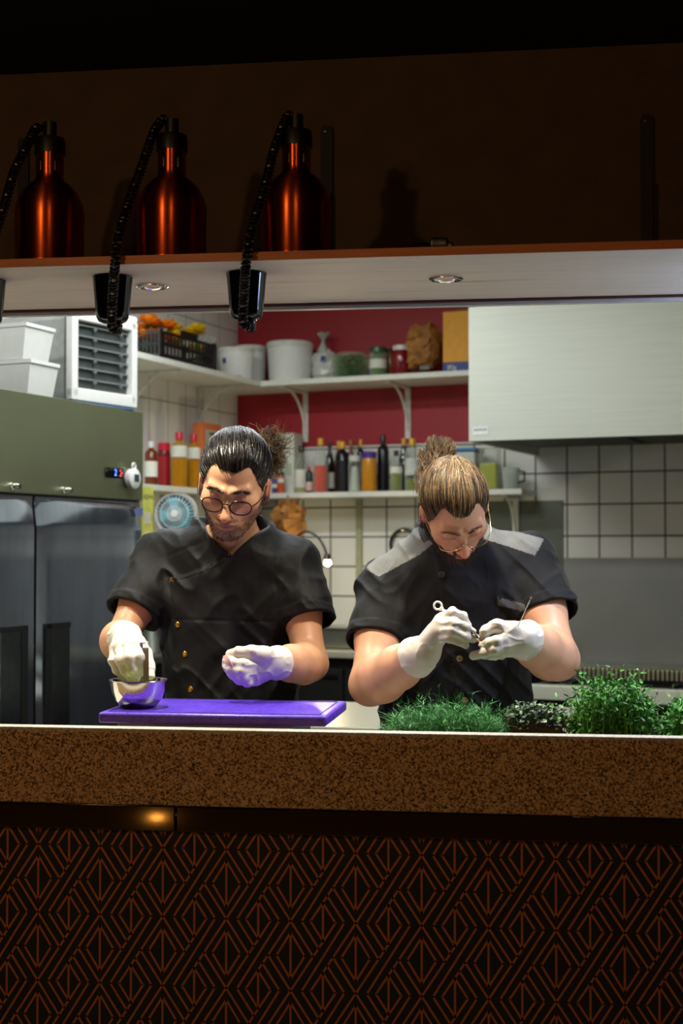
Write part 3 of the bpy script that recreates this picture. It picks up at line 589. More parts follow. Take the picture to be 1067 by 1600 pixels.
bottle(578, 604, 543, .19, 'jar of green herbs with dark green lid and white label', GL, C('dark green lid', '24502a'), C('green herbs', '5a7a2e', .7), .8, LW, (.3, .6), 'jar', UZ, 'jars on the upper shelf', 'jar')
bottle(603, 617, 545, .1, 'narrow amber jar between two larger jars', C('amber jar', 'a8661a', .15), C('brown lid', '3a2414'), None, 0, None, (0, 0), 'jar', UZ, 'jars on the upper shelf', 'jar')
bottle(614, 641, 540, .19, 'dark red jar with white lid', C('dark red sauce', '7c0e18', .12), C('white lid', 'd8d8d0'), None, 0, None, (0, 0), 'jar', UZ, 'jars on the upper shelf', 'jar')
a, w_, h = back(646, 692, 524, .17, UZ); kb = kthing('paper_bag', 'crumpled brown paper bag beside the yellow box', 'bag', a, .17, UZ)
sackmesh(w_*1.02, .16, h, .75, 11, .009, 20, 12).build('bag', KRAFT, kb, ang=12); MB().box((.015, -.085, .03), (.05, .008, .022), .003).build('grey_label', C('grey sticker', '6c6a62', .6), kb)
a, w_, h = back(701, 747, 490, .17, UZ); yb = kthing('cardboard_box', 'tall yellow box with blue foot, flaps open', 'box', a, .15, UZ)
YB = C('yellow board', 'e8a018', .55); MB().box((0, 0, h*.585), (w_, .2, h*.83), .002).build('box', YB, yb); f_ = MB().box((0, 0, h*.09), (w_*1.01, .202, h*.17), .002).build('blue_foot', C('blue card', '28387c', .5), yb)
text_mb('80g', .032).build('printed_text', LW, f_, (-w_*.2, -.1015, h*.085), rot=(pi/2, 0, 0), ang=0)
MB().box((-w_/2+.002, .0, h+.04), (.004, .19, .09), M=RM(y=14, t=(.03, 0, .02))).box((0, .1, h+.035), (w_, .004, .09)).build('open_flap', C('brown card', '8a4a18', .6), yb)
# bag on the microwave, flower crate, jar on the side shelf
a, w_, h = back(431, 480, 772, .36, 1.477); kb2 = kthing('paper_bag', 'crumpled brown paper bag peeping over the dark-haired shoulder', 'bag', a-.02, .36, 1.4765)
m = sackmesh(.15, .13, h*.8, .5, 23, .011, 18, 12); m.add([(-.02, 0, h*.72), (.03, -.02, h*.7), (.0, 0, h*1.02)], [(0, 1, 2)]); m.add([(.0, .01, h*.7), (.06, 0, h*.6), (.035, -.01, h*.9)], [(0, 1, 2)]); m.build('bag', KRAFT, kb2, ang=12)
q0 = atA(224, 560, .2); q1 = atA(313, 560, .2); cl = abs(q0[1]-q1[1]); cbm = (q0[1]+q1[1])/2; chh = .125
cr = kthing('crate', 'black lattice plastic crate with flowers in it', 'crate', .2, cbm, UZ)
m = MB().box((0, 0, .004), (.17, cl, .008))
for s in (-1, 1):
    m.box((s*.084, 0, chh*.92), (.006, cl, .014)).box((s*.084, 0, chh*.5), (.005, cl, .012)).box((s*.084, 0, .012), (.006, cl, .016))
    for k in range(17): m.box((s*.084, -cl/2+cl*k/16, chh*.48), (.005, .01, chh*.92))
    m.box((0, s*cl/2, chh*.92), (.17, .006, .014)).box((0, s*cl/2, chh*.5), (.17, .005, .012)).box((0, s*cl/2, .012), (.17, .006, .016)); [m.box((-.08+.02*k, s*cl/2, chh*.48), (.01, .005, chh*.92)) for k in range(9)]
    for s2 in (-1, 1): m.box((s*.08, s2*(cl/2-.01), chh*.52), (.016, .02, chh*1.05), .003)
m.box((.084, 0, chh*1.05), (.008, cl*.28, .03)); m.build('crate_lattice', C('crate black', '0e0f0d', .4), cr)
def flowers(lab, col, x, y, z, n, spread, seed):
    f = kthing('flower_bunch', lab, 'flowers', x, y, z); r_ = random.Random(seed); m = MB()
    for i in range(n):
        c = Vector((r_.uniform(-.05, .05), r_.uniform(-spread, spread), r_.uniform(.06, .17)))
        for k in range(22):
            an = 2.4*k; tl = .3+.055*k; M = Matrix.Translation(c) @ Matrix.Rotation(an, 4, 'Z') @ Matrix.Rotation(tl, 4, 'Y'); L = .048
            m.add([(0, -.008, .004), (0, .008, .004), (.012, .02, L*.8), (.016, 0, L), (.012, -.02, L*.8)], [(0, 1, 2, 3, 4)], 0, M)
        m.tube([(c.x, c.y, .0), c], .003, 6, m=1)
    m.build('flower_heads', [col, LEAF], f, ang=0)
flowers('bunch of orange flowers at the fridge end of the crate', mat('orange petals', 'e08a1c', .6, 0, .25, 60), .2, cbm+cl*.38, UZ+.03, 9, .07, 2)
flowers('bunch of yellow flowers in the middle of the crate', mat('yellow petals', 'e8c818', .6, 0, .15, 60), .2, cbm-cl*.2, UZ+.012, 7, .1, 5)
q = atA(326, 528, .2); bottle(316, 337, 528, .2, 'clear ribbed glass jar beside the flower crate', GL, GL, None, 0, None, (0, 0), 'jar', UZ, 'jars on the upper shelf', 'jar', side=.2)
# lamp with bright bulb, cable loop
gn = kthing('gooseneck_lamp', 'small black gooseneck lamp with a glaring bulb', 'lamp', .42, .55, .945)
B0 = K(.42, .55, .945); gl = [K(*atB(u, v, .55)) for u, v in ((458, 990), (452, 900), (458, 845), (474, 829), (492, 834), (505, 850), (511, 868))]
P0 = [Vector((0, 0, .01))]+[Matrix.Rotation(BETA, 4, 'Z') @ (p-B0) for p in gl[1:]]
def smooth(P, it=3):
    S = [Vector(p) for p in P]
    for _ in range(it): S = [S[0]]+sum([[a.lerp(b, .25), a.lerp(b, .75)] for a, b in zip(S, S[1:])], [])+[S[-1]]
    return S
MB().tube(smooth(P0), .006, 8).build('gooseneck', BLACK, gn); MB().lathe([(0, 0), (.045, 0), (.042, .015), (.012, .022), (0, .022)], 24).build('base', BLACK, gn)
e = P0[-1]; MB().lathe([(.012, .03), (.016, .02), (.02, .0), (.018, 0), (.01, .025)], 20, c=tuple(e-Vector((0, 0, .022)))).build('lamp_shade', BLACK, gn)
MB().ball(tuple(e-Vector((-.004, .004, .034))), .016, 14).build('bulb', emis('glare bulb', 'fff4c8', 60), gn)
L = bpy.data.lights.new('bulb_light', 'POINT'); L.energy = 3.5; L.color = lin('ffe9b0'); L.shadow_soft_size = .02; o = bpy.data.objects.new('bulb_light', L); COL.objects.link(o); o.parent = gn; o.location = e-Vector((0, .03, .04))
q = atB(630, 850, .03); cl_ = kthing('cable_loop', 'loop of black cable on the tiles behind the fair-haired cook', 'cable', q[0], .02, q[2])
MB().tube([(.072*cos(a)*1.0, 0, .072*sin(a)) for a in (2*pi*k/40 for k in range(40))], .008, 8, closed=True).build('cable', BLACK, cl_); MB().tube([(0, .012, .07), (0, -.02, .066)], .006, 8).build('hook', CHROME, cl_)

# prep table between the cooks and the back counter
A_ = [ray(490, 1101), ray(760, 1101)]; y1 = 5.05; x0_ = atY(492, 1101, 5.05).x; zt = .86
pt_ = thing('prep_table', 'pale steel prep table standing behind the two cooks', 'table', ((x0_+.55), 4.7, 0), radians(-4))
MB().box((.0, 0, zt-.015), (1.15, .72, .03), .006).build('table_top', mat('cream steel top', 'cfc9b4', .3, .4, .04), pt_)
for sx in (-.52, .52):
    for sy in (-.3, .3): MB().box((sx, sy, (zt-.03)/2), (.04, .04, zt-.03), .003).build('leg', STEEL, pt_)
MB().box((0, 0, .2), (1.1, .66, .02), .003).build('under_shelf', STEELD, pt_)

# ------------------------------------------------------------------ ledge things: board, bowl, trays of greens
t = NT('purple cutting board'); n = t.noise(t.coord((1, 3, 1)), 60, 5, .7); t.bsdf(t.ramp(n, [(.35, lin('4a2fb0')), (.65, lin('5a3cc8'))]), t.math('ADD', t.math('MULTIPLY', n, .3), .15), 0, t.bump(n, .12, .001)); PURP = t.m
bl = atY(152, 1130, 2.81); brr = atY(511, 1137, 2.81); BW = brr.x-bl.x; BCx = (bl.x+brr.x)/2
cbd = thing('cutting_board', 'purple plastic cutting board with juice groove', 'cutting board', (BCx, 2.96, 1.0545), radians(-.5))
m = MB().box((0, 0, .011), (BW, .29, .022), .006, seg=3); m.build('board', PURP, cbd)
gx, gy = BW/2-.018, .145-.018; m = MB()
m.tube([(-gx, -gy, .0222), (gx, -gy, .0222), (gx, gy, .0222), (-gx, gy, .0222)], .0012, 6, closed=True); m.build('juice_groove', mat('dark purple', '2a1a70', .4), cbd)
sp = thing('steel_pan', 'shallow steel pan under the purple cutting board', 'pan', (BCx-.03, 2.99, .9205)); MB().box((0, 0, .066), (BW*.8, .22, .132), .012).build('pan', STEELD, sp)
bp = atY(218, 1112, 2.93); SBOWL = mat('polished bowl steel', 'c9c7bf', .13, 1., .03)
bw = thing('mixing_bowl', 'small polished steel mixing bowl on the cutting board', 'bowl', (bp.x, 2.92, 1.077)); r = .0605
MB().lathe([(0, .0015), (.03, 0), (.038, .002), (.05, .016), (.057, .036), (r, .056), (r+.002, .0575), (r+.001, .0588), (r-.0015, .057), (.0555, .036), (.0485, .018), (.036, .0045), (0, .0035)], 56).build('bowl', SBOWL, bw)
MB().lathe([(.055, .04), (.0552, .0415), (0, .043)], 32).build('filling', mat('pale green filling', '9fae7c', .5, 0, .2, 200), bw)

def greens(lab, u0, u1, v0, Y, kind, seed, vb=1150):
    pl = atY(u0, vb, Y); pr = atY(u1, vb, Y); wd = pr.x-pl.x; cx = (pl.x+pr.x)/2; zb = .9205; top = atY((u0+u1)/2, v0, Y).z
    t_ = thing('microgreen_tray', lab, 'potted greens', (cx, Y, zb), 0, 'trays of microgreens on the worktop'); r_ = random.Random(seed)
    hs = {'dill': .10, 'leaf': .152, 'pea': .10}[kind]; dp = .14
    tm_ = mat('brown fibre tray', '3a2c20', .8, 0, .25, 60) if kind == 'leaf' else mat('black seed tray', '141412', .6)
    m = MB(); 
    for s in (-1, 1): m.box((s*wd/2*.98, 0, hs/2), (.006, dp, hs), .001).box((0, s*dp/2, hs/2), (wd, .006, hs), .001)
    m.box((0, 0, hs*.45), (wd*.97, dp*.96, hs*.88)).build('tray', tm_, t_)
    m = MB(); H = top-zb
    def blade(base, tip, wv, curl=0., mi=0):
        mid = (base+tip)/2+Vector((r_.uniform(-1, 1), r_.uniform(-1, 1), 0))*curl
        P = [base, base.lerp(mid, .6), mid, mid.lerp(tip, .6), tip]; d = Vector((r_.uniform(-1, 1), r_.uniform(-1, 1), 0)).normalized()*wv
        V = []
        for i, p in enumerate(P): k = (1, .9, .8, .6, .1)[i]; V += [p-d*k, p+d*k]
        m.add(V, [(2*i, 2*i+1, 2*i+3, 2*i+2) for i in range(4)], mi)
    def leaf(c, size, mi=0, asp=.5):
        M = Matrix.Translation(c) @ Matrix.Rotation(r_.uniform(0, 6.28), 4, 'Z') @ Matrix.Rotation(r_.uniform(-.9, .9), 4, 'Y') @ Matrix.Rotation(r_.uniform(-.7, .7), 4, 'X')
        a = size; b = size*asp; m.add([(0, 0, 0), (a*.4, -b, a*.1), (a, -b*.5, a*.12), (a*1.15, 0, 0), (a, b*.5, a*.12), (a*.4, b, a*.1), (a*.55, 0, -a*.06)], [(0, 1, 6), (1, 2, 6), (2, 3, 6), (3, 4, 6), (4, 5, 6), (5, 0, 6)], mi, M)
    N = {'dill': 1500, 'leaf': 520, 'pea': 620}[kind]
    for i in range(N):
        x = r_.uniform(-wd/2, wd/2); y = r_.uniform(-dp/2, dp/2); e = 1-(abs(x)/(wd/2))**4*.45
        if kind == 'dill':
            h = (H-hs)*r_.uniform(.35, .8)*e*(1.45 if r_.random() < .12 else 1); b0 = Vector((x, y, hs*.8)); tp = b0+Vector((r_.gauss(0, .018), r_.gauss(0, .014)-.004, h+hs*.2))
            blade(b0, tp, .0008, .01, r_.choice((0, 0, 1)))
            for q in range(4):
                c = b0.lerp(tp, r_.uniform(.5, 1)); blade(c, c+Vector((r_.gauss(0, .013), r_.gauss(0, .013), r_.uniform(-.004, .014))), .0008, .004, r_.choice((0, 1)))
        elif kind == 'leaf':
            h = (H-hs)*r_.uniform(.2, 1.)*e; b0 = Vector((x*.95, y, hs*.9)); tp = b0+Vector((r_.gauss(0, .012), r_.gauss(0, .012), h)); blade(b0, tp, .0007, .004, 0)
            for q in range(5): leaf(tp+Vector((r_.gauss(0, .006), r_.gauss(0, .006), r_.uniform(-.012, .004))), r_.uniform(.006, .011), r_.choice((0, 0, 0, 1)), .55)
        else:
            h = (H-hs)*r_.uniform(.5, .86)*e*(1.25 if r_.random() < .1 else 1); b0 = Vector((x*.93, y, hs*.85)); tp = b0+Vector((r_.gauss(0, .014), r_.gauss(0, .012), h)); blade(b0, tp, .0011, .008, r_.choice((0, 1)))
            for q in range(6):
                f = r_.uniform(.35, 1.02); c = b0.lerp(tp, f)+Vector((r_.gauss(0, .004), r_.gauss(0, .004), 0)); leaf(c, r_.uniform(.007, .014), r_.choice((0, 1, 1)), .3)
            if r_.random() < .5: blade(tp, tp+Vector((r_.gauss(0, .012), r_.gauss(0, .01), r_.uniform(.005, .02))), .0007, .008, 1)
    g = {'dill': ('27692f', '4a9048'), 'leaf': ('24401e', '809672'), 'pea': ('246a20', '58983c')}[kind]
    m.build('greens', [mat('green '+kind, g[0], .5, 0, .2, 60), mat('light green '+kind, g[1], .5, 0, .2, 60)], t_, ang=0)['kind'] = 'stuff'
greens('low feathery dill-like greens in a black tray before the fair-haired cook', 612, 786, 1085, 2.90, 'dill', 1)
greens('small round-leaved dark greens in a brown fibre tray', 797, 876, 1092, 2.92, 'leaf', 2)
greens('tall dense pea shoots rising above the ledge', 890, 1022, 1030, 2.90, 'pea', 3)
greens('pea shoots past the tall ones, cut by the picture edge', 1042, 1160, 1062, 2.93, 'pea', 4)
# ------------------------------------------------------------------ light
def point(name, loc, power, col, r=.03):
    L = bpy.data.lights.new(name, 'POINT'); L.energy = power; L.color = lin(col); L.shadow_soft_size = r; o = bpy.data.objects.new(name, L); COL.objects.link(o); o.location = loc; return o
def area(name, loc, size, power, col, rot=(0, 0, 0)):
    L = bpy.data.lights.new(name, 'AREA'); L.shape = 'RECTANGLE'; L.size, L.size_y = size; L.energy = power; L.color = lin(col)
    o = bpy.data.objects.new(name, L); COL.objects.link(o); o.location = loc; o.rotation_euler = rot; return o
for a, b, lab in ((.8, 1.9, 'ceiling tube light over the back shelves'), (1.7, 2.75, 'ceiling tube light in the middle of the kitchen'), (1.25, 3.35, 'ceiling tube light just inside the serving hatch')):
    f = kthing('ceiling_light', lab, 'light', a, b, 2.79); MB().box((0, 0, .035), (1.25, .16, .05), .01).build('housing', WHITEP, f); MB().box((0, 0, .004), (1.2, .12, .012), .004).build('diffuser', emis('tube glow', 'f4ffe0', 3), f)
    o = area('tube_light', (0, 0, -.005), (1.2, .12), (19 if b < 3 else 12), 'f4faff'); o.parent = f
bt = thing('hanging_tube_lamp', 'small cool blue tube lamp hanging under the shelf past the pea shoots', 'lamp', (.66, 2.98, 1.93))
MB().tube([(0, 0, -.02), (0, 0, .05)], .006, 8).box((0, 0, -.02), (.05, .26, .02), .005).build('housing', WHITEP, bt); MB().tube([(0, -.11, -.042), (0, .11, -.042)], .012, 12).build('tube', emis('blue tube glow', 'b8ccff', 12), bt)
o = point('blue_tube_light', (.66, 2.98, 1.85), 5., 'b8ccff', .06)
# dining room bulbs above and behind the guests' side
for i, (x, y, z, pw) in enumerate(((-1.25, .9, 2.35, 3.0), (-.15, .4, 2.3, 1.5), (-1.9, -.4, 2.2, 1.8), (.2, -1.4, 2.3, 1.))):
    point('dining_bulb', (x, y, z), pw*5, 'ffc888', .03)
point('table_candle', (-1.035, 1.63, .67), .32, 'ffd080', .012)
# ------------------------------------------------------------------ the two cooks: implicit bodies turned into meshes
def V3(p): return np.array(tuple(p), dtype=np.float32)
def nrm(P): return np.sqrt((P*P).sum(1))
def s_ball(P, c, r): return nrm(P-V3(c))-r
def s_ell(P, c, r):
    q = (P-V3(c))/V3(r); k0 = nrm(q); k1 = nrm(q/V3(r)); return k0*(k0-1)/np.maximum(k1, 1e-6)
def s_cone(P, a, b, ra, rb):
    a = V3(a); d = V3(b)-a; t = np.clip(((P-a)@d)/max(1e-9, float(d@d)), 0, 1); return nrm(P-a-t[:, None]*d)-(ra+(rb-ra)*t)
def s_chain(P, pts, rs, k=0.):
    o = None
    for i in range(len(pts)-1):
        d = s_cone(P, pts[i], pts[i+1], rs[i], rs[i+1]); o = d if o is None else (smin(o, d, k) if k else np.minimum(o, d))
    return o
def smin(a, b, k): h = np.clip(.5+.5*(b-a)/k, 0, 1); return b+(a-b)*h-k*h*(1-h)
def smax(a, b, k): return -smin(-a, -b, k)
def near(P, c, R, f):
    d = nrm(P-V3(c))-R; o = d+.02; i = d < .06
    if i.any(): o[i] = f(P[i])
    return o
_L = np.random.RandomState(3).rand(32, 32, 32).astype(np.float32)
def vnoise(P):
    i = np.floor(P).astype(np.int64); f = P-i; f = f*f*(3-2*f); i &= 31; j = (i+1) & 31; r = 0
    for a in (0, 1):
        for b in (0, 1):
            for c in (0, 1):
                w_ = (f[:, 0] if a else 1-f[:, 0])*(f[:, 1] if b else 1-f[:, 1])*(f[:, 2] if c else 1-f[:, 2])
                r = r+w_*_L[(j if a else i)[:, 0], (j if b else i)[:, 1], (j if c else i)[:, 2]]
    return r
def sstep(a, b, x): t = np.clip((x-a)/(b-a), 0, 1); return t*t*(3-2*t)
CR = np.array([(i, j, k) for i in (0, 1) for j in (0, 1) for k in (0, 1)])
def mesh_sdf(f, lo, hi, h, levels=3, slack=1.5, relax=1):
    lo = np.array(lo, dtype=np.float64); hi = np.array(hi, dtype=np.float64); s = 2**levels
    n = np.ceil((hi-lo)/(h*s)).astype(int); cells = np.stack(np.meshgrid(*[np.arange(k) for k in n], indexing='ij'), -1).reshape(-1, 3)
    for L in range(levels, -1, -1):
        sz = h*2**L; d = f((lo+(cells+.5)*sz).astype(np.float32)); cells = cells[np.abs(d) < sz*.87*slack+.004*(L > 0)]
        if L: cells = (cells[:, None, :]*2+CR[None]).reshape(-1, 3)
    S = int(n.max()*s+4); key = lambda c: (c[..., 0].astype(np.int64)*S+c[..., 1])*S+c[..., 2]
    ck = key(cells[:, None, :]+CR[None]); uk, inv = np.unique(ck, return_inverse=True); inv = inv.reshape(ck.shape)
    up_ = np.stack([uk//(S*S), (uk//S) % S, uk % S], -1); val = np.concatenate([f((lo+q*h).astype(np.float32)) for q in np.array_split(up_, max(1, len(up_)//400000))])
    v = val[inv]; neg = v < 0; act = neg.any(1) & ~neg.all(1); cells = cells[act]; v = v[act]; neg = neg[act]
    acc = np.zeros((len(cells), 3)); cnt = np.zeros(len(cells))
    for a in range(8):
        for ax, st in ((0, 4), (1, 2), (2, 1)):
            if CR[a][ax] == 0:
                b = a+st; m = neg[:, a] != neg[:, b]; t = v[:, a]/np.where(m, v[:, a]-v[:, b], 1); p = CR[a][None]+t[:, None]*(CR[b]-CR[a])[None]; acc[m] += p[m]; cnt[m] += 1
    vp = lo+(cells+acc/cnt[:, None])*h; k0 = key(cells); od = np.argsort(k0); ks = k0[od]; Q = []
    def find(c): kk = key(c); i = np.clip(np.searchsorted(ks, kk), 0, len(ks)-1); return np.where(ks[i] == kk, od[i], -1)
    E3 = np.eye(3, dtype=int)
    for ax, st in ((0, 4), (1, 2), (2, 1)):
        m = neg[:, 0] != neg[:, st]; c = cells[m]; e1, e2 = E3[(ax+1) % 3], E3[(ax+2) % 3]
        q = np.stack([find(c), find(c-e1), find(c-e1-e2), find(c-e2)], 1); fl = neg[m, 0]; q[~fl] = q[~fl][:, ::-1]; Q.append(q[(q >= 0).all(1)])
    Q = np.concatenate(Q)
    for _ in range(relax):      # one gentle smoothing pass
        s_ = np.zeros_like(vp); c_ = np.zeros(len(vp))
        for a in range(4): np.add.at(s_, Q[:, a], vp[Q[:, (a+1) % 4]]); np.add.at(c_, Q[:, a], 1); np.add.at(s_, Q[:, a], vp[Q[:, (a+3) % 4]]); np.add.at(c_, Q[:, a], 1)
        vp = np.where(c_[:, None] > 0, vp*.5+.5*s_/np.maximum(c_, 1)[:, None], vp)
    return vp, Q
def link_mesh(name, vp, Q, mats, parent, origin, col=None):
    me = bpy.data.meshes.new(name); vv = (vp-np.array(tuple(origin)))
    me.vertices.add(len(vv)); me.vertices.foreach_set('co', vv.astype(np.float32).ravel()); me.loops.add(Q.size); me.loops.foreach_set('vertex_index', Q.ravel().astype(np.int32))
    me.polygons.add(len(Q)); me.polygons.foreach_set('loop_start', np.arange(0, Q.size, 4, dtype=np.int32))
    me.polygons.foreach_set('use_smooth', np.ones(len(Q), dtype=bool)); me.update(calc_edges=True); me.validate()
    if col is not None:
        at_ = me.color_attributes.new('Col', 'FLOAT_COLOR', 'POINT'); at_.data.foreach_set('color', np.concatenate([col, np.ones((len(col), 1))], 1).astype(np.float32).ravel())
    for q in (mats if isinstance(mats, list) else [mats]): me.materials.append(q)
    o = bpy.data.objects.new(name, me); COL.objects.link(o); o.parent = parent
    return o
def trace(f, u, v, y0, y1, off=0.):
    # where the line of sight through a point of the photograph meets the surface f
    r = ray(u, v); t0, t1 = y0/r[1], y1/r[1]; ts = np.linspace(t0, t1, 600); P = np.array([pt(r, t) for t in ts], dtype=np.float32); d = f(P)-off
    i = np.argmax(d < 0)
    if d[i] >= 0: i = int(np.argmin(d))
    return Vector([float(x) for x in P[i]])
def strands(mb, paths, rad):
    # thin three-sided hairs: each path an (n,3) array
    for P in paths:
        P = np.asarray(P); n = len(P); T = np.gradient(P, axis=0); T /= np.maximum(np.linalg.norm(T, axis=1), 1e-9)[:, None]
        a = np.cross(T, (.3, .5, .81)); a /= np.maximum(np.linalg.norm(a, axis=1), 1e-9)[:, None]; b = np.cross(T, a); r = (rad*np.linspace(1, .45, n))[:, None]
        R3 = np.stack([P+r*(a*cos(q)+b*sin(q)) for q in (0, 2.094, 4.189)], 1).reshape(-1, 3); o = len(mb.V); mb.V += [tuple(x) for x in R3]
        for i in range(n-1):
            for k in range(3): j = (k+1) % 3; mb.Fc.append((o+3*i+k, o+3*i+j, o+3*i+3+j, o+3*i+3+k)); mb.Mi.append(0)

# ---- materials for people
t = NT('skin'); a = t.n('ShaderNodeVertexColor', layer_name='Col'); n = t.noise(t.coord(), 240, 3); n2 = t.noise(t.coord(), 22, 3)
c_ = t.mix(t.math('MULTIPLY', t.ramp(n2, [(.4, (0, 0, 0)), (.75, (1, 1, 1))]), .25), a.outputs[0], lin('b06a50')); t.bsdf(c_, .45, 0, t.bump(n, .12, .0008), Subsurface_Weight=.06, Subsurface_Scale=.006); SKIN = t.m
def cloth(name, rough, sheen=.25, wr=1.):
    t = NT(name); a = t.n('ShaderNodeVertexColor', layer_name='Col'); n = t.noise(t.coord((1, 1, 1)), 900, 2); n2 = t.noise(t.coord((1, 1, .25)), 300, 3)
    wa = t.noise(t.coord((1, 1, .55), rot=(0, .6, 0)), 16, 3, .45); wb = t.noise(t.coord((1, 1, .35), rot=(0, -.7, .3)), 26, 2, .4)
    ra = t.math('ABSOLUTE', t.math('SUBTRACT', wa, .5)); rb = t.math('ABSOLUTE', t.math('SUBTRACT', wb, .5))
    wn = t.math('ADD', t.math('MULTIPLY', t.math('ADD', ra, t.math('MULTIPLY', rb, .6)), -2.), t.math('MULTIPLY', n, .05))
    b = t.bsdf(t.mix(.5, a.outputs[0], t.mix(t.math('MULTIPLY', n2, .6), a.outputs[0], (0, 0, 0))), rough, 0, t.bump(wn, .55, .006*wr)); b.inputs['Specular IOR Level'].default_value = .22; b.inputs['Sheen Weight'].default_value = sheen; b.inputs['Sheen Roughness'].default_value = .4; return t.m
CLOTH1 = cloth('black twill', .62, .05); CLOTH2 = cloth('charcoal linen', .75, .06, .9)
t = NT('latex glove'); n = t.noise(t.coord(), 120, 4, .6); t.bsdf(lin('cdc7bc'), .5, 0, t.bump(n, .25, .0012), Subsurface_Weight=.08, Subsurface_Scale=.004); LATEX = t.m
TROUS = mat('dark trouser cloth', '17181a', .85); SHOE = mat('black kitchen shoe', '0d0d0d', .4)
def hairmat(name, c, rough=.35): return mat(name, c, rough, 0, .35, 160)

# ---- head, in its own frame: x to the person's left, y out of the face, z up, origin between the ears
def f_skull(P): return s_ell(P, (0, -.012, .05), (.074, .095, .083))
def f_head(P, ears=True):
    X = P.copy(); X[:, 0] = np.abs(X[:, 0]); k = .02
    d = smin(f_skull(P), s_ell(P, (0, .03, -.018), (.059, .060, .074)), .025)
    d = smin(d, s_ell(X, (.044, -.012, .005), (.0285, .05, .055)), .02)
    d = smin(d, s_cone(X, (.052, .0, -.042), (.02, .066, -.08), .018, .016), .022); d = smin(d, s_ball(P, (0, .074, -.081), .0175), .016)
    d = smin(d, s_ball(X, (.047, .052, -.006), .021), .02); d = smin(d, s_cone(X, (.01, .087, .034), (.042, .07, .038), .009, .009), .014)
    d = smax(d, -s_ball(X, (.031, .099, .014), .0175), .012); d = smin(d, s_ball(X, (.031, .0735, .015), .0135), .004)
    d = smin(d, s_cone(P, (0, .086, .024), (0, .109, -.02), .0075, .0105), .012); d = smin(d, s_ball(P, (0, .1125, -.0235), .0105), .006); d = smin(d, s_ball(X, (.012, .099, -.027), .0075), .006)
    d = smax(d, -s_ball(X, (.0062, .108, -.0355), .004), .003)
    d = smin(d, s_ell(P, (0, .072, -.052), (.03, .022, .026)), .012); d = smin(d, s_ell(P, (0, .0915, -.0475), (.021, .007, .005)), .004); d = smin(d, s_ell(P, (0, .0895, -.0575), (.018, .008, .0058)), .004)
    if ears:
        e = s_ell(X, (.079, -.010, .004), (.0085, .019, .031)); e = smin(e, s_ell(X, (.077, -.006, -.018), (.007, .011, .014)), .01)
        e = smax(e, -s_ell(X, (.089, -.005, .004), (.0065, .010, .018)), .004); d = smin(d, e, .006)
    return d
def frame(F, roll):
    y = Vector(F).normalized(); z = Vector((0, 0, 1)); x = y.cross(z).normalized(); z = x.cross(y); R = Matrix((x, y, z)).transposed()
    return R @ Matrix.Rotation(roll, 3, 'Y')
class Head:
    def __init__(s, c, az, pitch, roll, sc):
        s.c = Vector(c); a, p = radians(az), radians(pitch); s.R = frame((sin(a)*cos(p), -cos(a)*cos(p), -sin(p)), radians(roll)); s.sc = sc; s.Rn = np.array(s.R, dtype=np.float32); s.cn = V3(s.c)
    def loc(s, P): return ((P-s.cn)@s.Rn)/s.sc
    def wor(s, p): return s.c+s.R @ (Vector(p)*s.sc)
    def worn(s, P): return (np.asarray(P)*s.sc)@np.array(s.R).T+np.array(tuple(s.c))
# ---- hands: joints given as sight lines with a depth
FR = (.0108, .0096, .0088, .0074); TR = (.0155, .0128, .0108, .0088)
def f_hand(P, H, off=0., wr=None):
    w0 = H['wrist']; d = None
    for i, nme in enumerate(('index', 'middle', 'ring', 'little')):
        J = H[nme]; sc_ = .86 if nme == 'little' else 1.; q = s_cone(P, w0, J[0], .0205, .0125*sc_); d = q if d is None else smin(d, q, .014)
    T = H['thumb']; d = smin(d, s_cone(P, w0, T[0], .022, .0165), .014); d = smin(d, s_cone(P, T[0], T[1], .0165, .0128), .012)
    m = (Vector(w0)*.45+Vector(H['index'][0])*.28+Vector(H['little'][0])*.27); d = smin(d, s_ball(P, m, .019), .016)
    fg = None
    for nme in ('index', 'middle', 'ring', 'little'):
        J = H[nme]; sc_ = .86 if nme == 'little' else 1.; q = s_chain(P, J, [x*sc_ for x in FR], .004); q = smin(q, s_ball(P, J[1], FR[1]*sc_*1.06), .003)
        d = smin(d, q, .0055)
    d = smin(d, s_chain(P, T[1:], TR[1:], .004), .006)
    return d-off
def f_forearm(P, A):
    e, w0 = Vector(A['elbow']), Vector(A['wrist']); k = A.get('k', 1.)
    return s_chain(P, [e, e.lerp(w0, .22), e.lerp(w0, .55), e.lerp(w0, .85), w0], [.043*k, .049*k, .042*k, .0315*k, .0275*k], .03)
def f_upper(P, A):
    s_, e = Vector(A['shoulder']), Vector(A['elbow']); k = A.get('k', 1.)
    return s_chain(P, [s_, s_.lerp(e, .5), e], [.054*k, .05*k, .042*k], .03)
def loft(P, rows):
    z = P[:, 2]; R_ = np.array(rows, dtype=np.float32); cx, cy, a, b = (np.interp(z, R_[:, 0], R_[:, i]).astype(np.float32) for i in (1, 2, 3, 4))
    q = ((np.abs(P[:, 0]-cx)/a)**2.4+(np.abs(P[:, 1]-cy)/b)**2.4)**(1/2.4); return np.maximum((q-1)*b*.9, np.maximum(z-R_[-1, 0], R_[0, 0]-z))
def dense(rows, n=40):
    R_ = np.array(rows); z = np.linspace(R_[0, 0], R_[-1, 0], n); o = [z]
    for i in (1, 2, 3, 4):        # smooth the table
        y = np.interp(z, R_[:, 0], R_[:, i]); 
        for _ in range(6): y[1:-1] = (y[:-2]+2*y[1:-1]+y[2:])/4
        o.append(y)
    return np.stack(o, 1)
